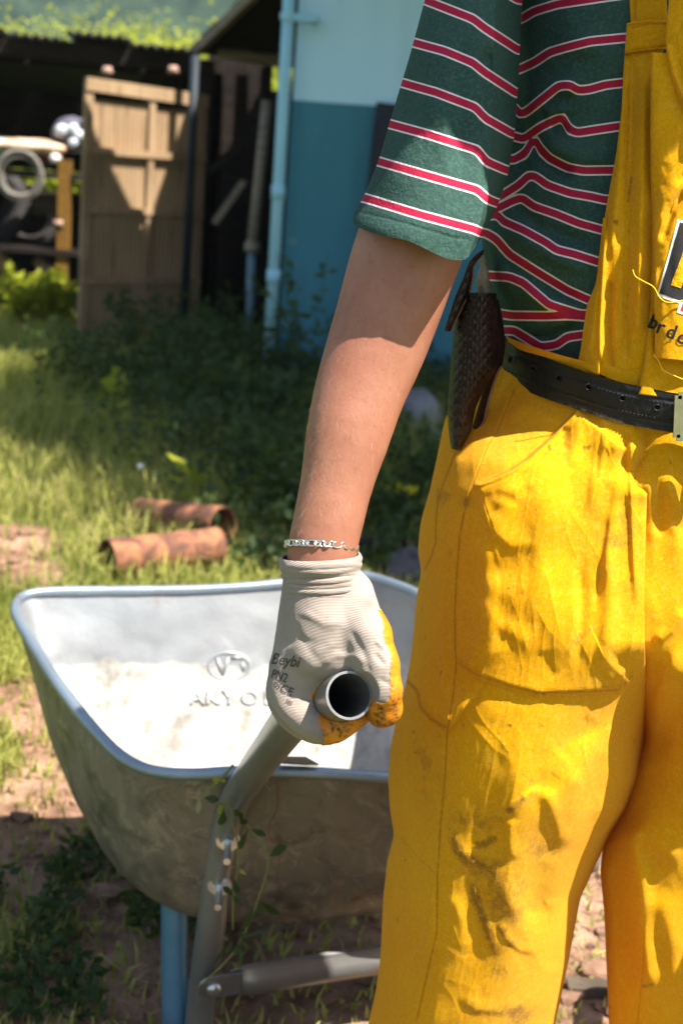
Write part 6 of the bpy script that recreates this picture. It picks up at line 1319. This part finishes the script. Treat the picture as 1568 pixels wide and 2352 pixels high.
# strap going up over the shoulder, folded over a sewn box
def op_box(s): s.noise(40, 40, .001, 350); s.ridge([(1436, 56), (1480, 48), (1532, 50)], 4, .003, 0); s.ridge([(1432, 122), (1480, 112), (1530, 108)], 4, -.002, 0); s.paint('seam', [(1450, 64), (1490, 55), (1530, 56)], 1.0, .7, 0); s.paint('seam', [(1434, 122), (1480, 113), (1528, 112)], 1.0, .7, 0)
panel([(1438,54,1533,46,1.290,1.268,.004,-3),(1436,85,1530,80,1.289,1.269,.005,-2),(1433,126,1528,114,1.289,1.270,.004,-4)], 50, 60, .004, 'strap_loop', M_yel, pe, op_box, 3)
def op_strap(s): s.noise(40, 60, .001, 351); s.ridge([(1450, -300), (1452, -100), (1454, 60)], 4, -.003, 0)
panel([(1440,-560,1500,-560,1.40,1.38,.0,0),(1438,-400,1512,-400,1.335,1.31,.004,0),(1440,-200,1520,-200,1.310,1.285,.004,0),(1444,0,1530,-5,1.298,1.275,.004,0),(1448,62,1532,56,1.294,1.272,.003,0)], 90, 40, .003, 'strap', M_yel, pe, op_strap)
# bib front with its pocket
def op_bib(s): s.noise(80, 120, .003, 360); s.noise(24, 50, .0007, 361); s.ridge([(1512, 560), (1560, 430), (1590, 360)], 16, .006); s.ridge([(1500, 700), (1512, 820)], 10, -.004)
panel([(1494,120,1900,140,1.248,1.32,.02,0),(1492,300,1900,320,1.248,1.32,.025,0),(1494,500,1905,520,1.264,1.32,.03,0),(1490,700,1905,720,1.257,1.32,.03,0),(1478,830,1905,850,1.250,1.32,.03,0),(1462,905,1905,960,1.245,1.32,.03,0)], 200, 120, .003, 'bib', M_yel, pe, op_bib)
def op_pock(s):
    s.noise(70, 130, .0035, 370, .3); s.noise(24, 40, .0007, 371); s.ridge([(1515, 560), (1545, 480), (1580, 430)], 9, -.005); s.fold([(1500, 520), (1530, 460), (1568, 410)], 14, .006); s.ridge([(1506, 600), (1498, 720), (1501, 815)], 6, .004)
    s.paint('seam', [(1507, 302), (1540, 303), (1575, 312)], 1.0, .7, 0); s.paint('seam', [(1506, 826), (1540, 838), (1580, 852)], 1.0, .6, 0); s.paint('dirt', [(1560, 380), (1580, 400)], 14, .3)
pk = panel([(1503,276,1880,310,1.261,1.315,.030,0),(1500,330,1885,350,1.261,1.315,.033,0),(1499,430,1890,440,1.259,1.315,.036,0),(1497,540,1890,560,1.254,1.312,.036,0),(1500,680,1890,700,1.248,1.31,.036,0),(1503,760,1890,790,1.244,1.31,.036,0),(1501,822,1890,860,1.242,1.31,.034,0)], 240, 150, .004, 'pocket', M_yel, pe, op_pock, 5)
panel([(1538,168,1880,190,1.260,1.315,.030,0),(1530,200,1880,225,1.260,1.315,.032,0),(1517,240,1880,275,1.259,1.315,.033,0),(1506,262,1880,298,1.259,1.315,.033,0)], 60, 100, .004, 'pocket_flap', M_yel, pe, lambda s: (s.noise(40, 40, .0015, 375), s.paint('seam', [(1543, 172), (1530, 215), (1516, 246)], 1.0, .7, 0), s.paint('seam', [(1518, 246), (1560, 254), (1600, 262)], 1.0, .7, 0)))
def op_loose(s): s.noise(40, 60, .0015, 380); s.ridge([(1532, 110), (1545, 170), (1580, 250)], 7, .004, 0); s.paint('seam', [(1572, 40), (1553, 90), (1560, 140), (1576, 200)], 1.1, .8, 0)
panel([(1537,-60,1640,-60,1.243,1.236,.004,0),(1534,10,1640,10,1.243,1.236,.005,0),(1527,80,1640,80,1.243,1.236,.006,0),(1529,120,1640,120,1.243,1.236,.006,0),(1536,165,1640,170,1.243,1.236,.006,0),(1552,215,1640,230,1.243,1.236,.006,0),(1580,285,1640,300,1.243,1.236,.004,0)], 90, 50, .004, 'bib_strap', M_yel, pe, op_loose, 4)
zp = MB(); A, B = P(1516, 267, 1.256), P(1580, 287, 1.249); zp.bar(A, B, .002, .0045, (0, -1, 0)); zp.build('zip', M_edge, pe)
b = MB(); b.bar(P(1507, 270, 1.254), P(1523, 272, 1.252), .003, .0065, (0, -1, .2)); b.build('zip_pull', M_brass, pe)
# printed logo block and lettering on the pocket
bvp = bvh_of(pk, bpy.data.objects['bib'])
def poly_tris(P2, n=14):
    """a quadrilateral of print as a fine grid"""
    a, b_, c, d = [np.asarray(p, float) for p in P2]; u, v = np.meshgrid(np.linspace(0, 1, n), np.linspace(0, 1, n), indexing='ij'); u = u[..., None]; v = v[..., None]
    V = ((a * (1 - u) + b_ * u) * (1 - v) + (d * (1 - u) + c * u) * v).reshape(-1, 2); i, j = np.meshgrid(np.arange(n - 1), np.arange(n - 1), indexing='ij'); k = i * n + j
    F = np.concatenate([np.stack([k, k + n, k + n + 1], -1).reshape(-1, 3), np.stack([k, k + n + 1, k + 1], -1).reshape(-1, 3)]); return V, F
def block(P2, mat, lift, name):
    V2, F2 = poly_tris(P2); V2 = V2 * [1, -1]; print_on(bvp, name, V2, F2, 0, 0, 1.0, 0, mat, bpy.data.objects['pocket'], lift)
block([(1555, 504), (1660, 530), (1612, 716), (1508, 680)], M_white_print, .0006, 'logo_border')
block([(1560, 511), (1654, 535), (1608, 708), (1514, 674)], M_print, .0009, 'logo_block')
block([(1573, 560), (1590, 565), (1562, 662), (1540, 655)], M_yel, .0012, 'logo_bar')
block([(1560, 690), (1640, 716), (1632, 744), (1553, 718)], M_white_print, .0006, 'logo_border'); block([(1566, 697), (1634, 719), (1628, 738), (1560, 713)], M_red_print, .0009, 'logo_stripe')
for ch, x, y in (('b', 1485, 752), ('r', 1504, 763), ('d', 1525, 774), ('o', 1550, 786)):
    V2, F2 = text_tris(ch, 1.0, .12, .018); print_on(bvp, 'letter', V2, F2, x, y, 46, .22, M_print, bpy.data.objects['pocket'], .0009, .98)
# loose yellow threads
for pts in ([(1452, 620), (1458, 635), (1480, 648), (1500, 660), (1515, 685), (1535, 595 + 100), (1568, 690)], [(1500, 815), (1512, 830), (1521, 850), (1545, 862), (1568, 872)]):
    p = np.array([P(x, y, 1.236 - .0015 * k) for k, (x, y) in enumerate(pts)]); b = MB(); b.tube(crom(p, 40), .00055, 6); b.build('loose_thread', M_thread, pe, True)
b = MB(); b.tube(crom([P(1132, 2230, 1.272), P(1128, 2252, 1.272), P(1117, 2288, 1.275)], 14), .0005, 6); b.build('loose_thread', M_white, pe, True)

# ---- belt with punched holes and a buckle
bt = [(1120,775,1120,862,1.405),(1150,780,1150,872,1.372),(1180,792,1182,888,1.350),(1230,812,1232,908,1.318),(1280,832,1282,926,1.290),(1340,853,1343,946,1.266),(1400,872,1404,966,1.250),(1460,886,1464,980,1.240),(1520,898,1522,990,1.234),(1570,906,1570,997,1.231),(1640,915,1640,1006,1.231),(1760,930,1760,1020,1.245),(1860,930,1860,1025,1.30),(1930,925,1930,1020,1.40)]
tt = crom(np.array(bt, float), 420); nv = 30; v = np.linspace(0, 1, nv)[None]
X = tt[:, 0:1] + (tt[:, 2:3] - tt[:, 0:1]) * v; Y = tt[:, 1:2] + (tt[:, 3:4] - tt[:, 1:2]) * v; D = tt[:, 4:5] - .001 * np.sin(v * np.pi) + .0011 * np.exp(-((v - .22) / .025) ** 2) + .0011 * np.exp(-((v - .78) / .025) ** 2)
D = D - .0004 * fbm(X / 14, Y / 14, o=3, seed=90)
HOLES = [(1173, 826), (1223, 846), (1283, 869), (1351, 889), (1428, 915), (1508, 936)]
for x, y in HOLES: r_ = np.hypot(X - x, (Y - y)); D = D + .0035 * (r_ < 6) - .0006 * np.exp(-((r_ - 9.5) / 2.5) ** 2)
V = P(X, Y, D).reshape(-1, 3); Vb = P(X, Y, D + .004).reshape(-1, 3); m = len(tt); i, j = np.meshgrid(np.arange(m - 1), np.arange(nv - 1), indexing='ij'); k = i * nv + j
q = np.stack([k, k + 1, k + nv + 1, k + nv], -1).reshape(-1, 4); idx = np.arange(m * nv).reshape(m, nv); lp_ = np.concatenate([idx[:, 0], idx[-1, 1:], idx[-2::-1, -1], idx[0, -2:0:-1]]); l2 = np.roll(lp_, -1)
wear = (np.exp(-((v - 1) / .07) ** 2) * np.exp(-((X - 1375) / 75) ** 2) * 1.3).clip(0, 1)
belt = obj('belt', mesh('belt', np.concatenate([V, Vb]), np.concatenate([q, q[:, ::-1] + m * nv, np.stack([lp_, lp_ + m * nv, l2 + m * nv, l2], 1)]), True, {'wear': np.concatenate([wear.ravel(), 0 * wear.ravel()])}), M_belt, pe)
for x, y in HOLES:
    Yb = np.interp(x, tt[:, 0], tt[:, 4]) - .0012; a = np.linspace(0, 2 * np.pi, 25); b = MB(); b.tube(P(x + 7.5 * np.cos(a), y + 6.8 * np.sin(a), np.full(25, Yb)), .0007, 6, False); b.build('hole_rim', M_belt, belt, True)
st = MB()
for vv_, dy in ((.30, 0), (.70, 0)):
    for f in np.linspace(0, .72, 66):
        p, q_ = [np.array([np.interp(g, np.linspace(0, 1, m), (tt[:, c] + (tt[:, c + 2 if c < 2 else c] - tt[:, c]) * (vv_ if c < 2 else 0))) for c in (0, 1, 4)]) for g in (f, f + .006)]
        st.tube([P(p[0], p[1], p[2] - .0013), P(q_[0], q_[1], q_[2] - .0013)], .0005, 5)
o = st.build('stitches', M_belt, belt, True); o['kind'] = 'stuff'
def rect_frame(x0, y0, x1, y1, Y, t, name):
    b = MB(); c = [P(x0, y0, Y), P(x1, y0 + 8, Y), P(x1, y1 + 8, Y), P(x0 - 4, y1, Y)]
    for k in range(4): b.bar(c[k], c[(k + 1) % 4], t, t * .5, (0, -1, 0))
    return b
bk = rect_frame(1556, 908, 1700, 1005, 1.2255, .006, 'buckle'); bko = bk.build('buckle', M_brass, belt)
b = MB(); b.slab([P(1558, 905, 1.2245), P(1556, 1008, 1.2245), P(1604, 1014, 1.2240), P(1606, 911, 1.2240)], (0, .003, 0)); b.build('buckle_plate', M_brass, belt)

# ---- knife sheath of basket-weave leather, hanging from the belt
def z3(x, y): return 976 + x * .2563, 545.5 + y * .2563
sh_ = empty('knife_sheath', 'dark brown basket weave leather knife sheath with an open flap hanging from the belt', 'sheath')
rows = [(350,492,640,500),(330,600,640,640),(290,680,640,760),(262,800,650,900),(250,900,650,1050),(236,1050,640,1180),(222,1200,560,1300),(212,1350,500,1420),(202,1480,450,1530),(200,1580,432,1620),(206,1700,412,1720),(216,1800,385,1770),(230,1885,320,1910)]
R = []
for k, (a, y0, c, y1) in enumerate(rows):
    xl, yl = z3(a, y0); xr, yr = z3(c, y1); f = k / 12; R.append((xl, yl, xr, yr, 1.342, 1.342, .030 - .012 * f ** 2, .012, 0))
s = Surf(R, 400, 150, 40, sm=8); U = s.X / 5.2; Vv = s.Y / 5.2
a = (s.X - 1040) / 11 + (s.Y) / 13; c_ = (s.Y) / 13 - (s.X - 1040) / 11
s.H += .0016 * (np.abs(np.sin(a * np.pi * .5)) * np.abs(np.sin(c_ * np.pi * .5))) ** .6
s.w = np.where(s.front, np.clip(np.sqrt(np.clip(1 - (1 - 2 * s.u) ** 2, 0, 1)) * 3, 0, 1), 0); s.at['wear'] = np.zeros_like(s.X); s.spot('wear', *z3(330, 1720), 16, 22, .35)
obj('pouch', s.mesh('pouch'), M_sheath, sh_)
fl = [(560,520,660,560),(600,700,700,760),(620,900,720,960),(610,1100,690,1150),(560,1250,645,1215),(510,1400,585,1390),(470,1530,545,1540),(440,1640,520,1650),(420,1705,470,1720)]
s = Surf([(*z3(a, b_), *z3(c, d), 1.338, 1.346, .002, 0, 0) for a, b_, c, d in fl], 120, 20, 0, sm=5); s.w[:] = 1; s.at['wear'] = np.zeros_like(s.X)
obj('welt', s.mesh('welt', .006), M_sheath, sh_)
b = MB(); b.tube(crom([P(*z3(c + 2, d), 1.3435) for a, b_, c, d in fl[3:]], 30), .0013, 8); b.build('welt_edge', M_edge, sh_, True)
b = MB(); b.slab([P(*z3(*p), 1.3285) for p in ((262, 1880), (300, 1760), (362, 1745), (345, 1850), (312, 1912), (236, 1892))], (0, .012, 0)); b.build('tip', M_sheath, sh_)
b = MB(); b.tube([P(*z3(340, 1752), 1.3275), P(*z3(300, 1835), 1.3275), P(*z3(288, 1905), 1.3275)], [.0028, .0024, .002], 8); b.build('tip_edge', M_edge, sh_, True)
flp = [(455,150,530,100),(420,185,520,150),(395,215,470,205),(365,290,432,262),(335,370,428,330),(300,450,420,400),(262,540,395,500),(236,620,350,590),(215,690,305,680),(192,760,265,760),(180,800,245,805),(176,838,224,846)]
s = Surf([(*z3(a, b_), *z3(c, d), 1.322, 1.327, .004, 0, 0) for k, (a, b_, c, d) in enumerate(flp)], 150, 30, 0, sm=5); s.w[:] = 1
s.H += .0012 * np.abs(np.sin((s.Y + s.X * .4) / 7)) * (s.u < .62) + .0016 * np.exp(-((s.u - .66) / .05) ** 2); s.at['wear'] = np.zeros_like(s.X)
obj('flap', s.mesh('flap', .0035), M_sheath, sh_)
b = MB(); b.tube(crom([P(*z3(c - 2, d), 1.325) for a, b_, c, d in flp[2:]], 40), .0011, 8); b.build('flap_edge', M_edge, sh_, True)
hr = [(492,165,528,160,.004),(478,215,545,210,.006),(500,250,545,245,.006),(468,310,565,300,.009),(455,380,575,370,.011),(456,440,580,430,.011),(462,490,590,480,.010),(455,520,600,520,.008)]
s = Surf([(*z3(a, b_), *z3(c, d), 1.352, 1.352, g, g, 0) for a, b_, c, d, g in hr], 90, 40, 30, sm=4); s.noise(12, 16, .0012, 395)
obj('knife_handle', s.mesh('knife_handle'), M_horn, sh_)
b = MB(); b.slab([P(*z3(*p), 1.343) for p in ((450, 515), (600, 520), (600, 545), (452, 545))], (0, .012, 0)); b.build('guard', M_silver, sh_)
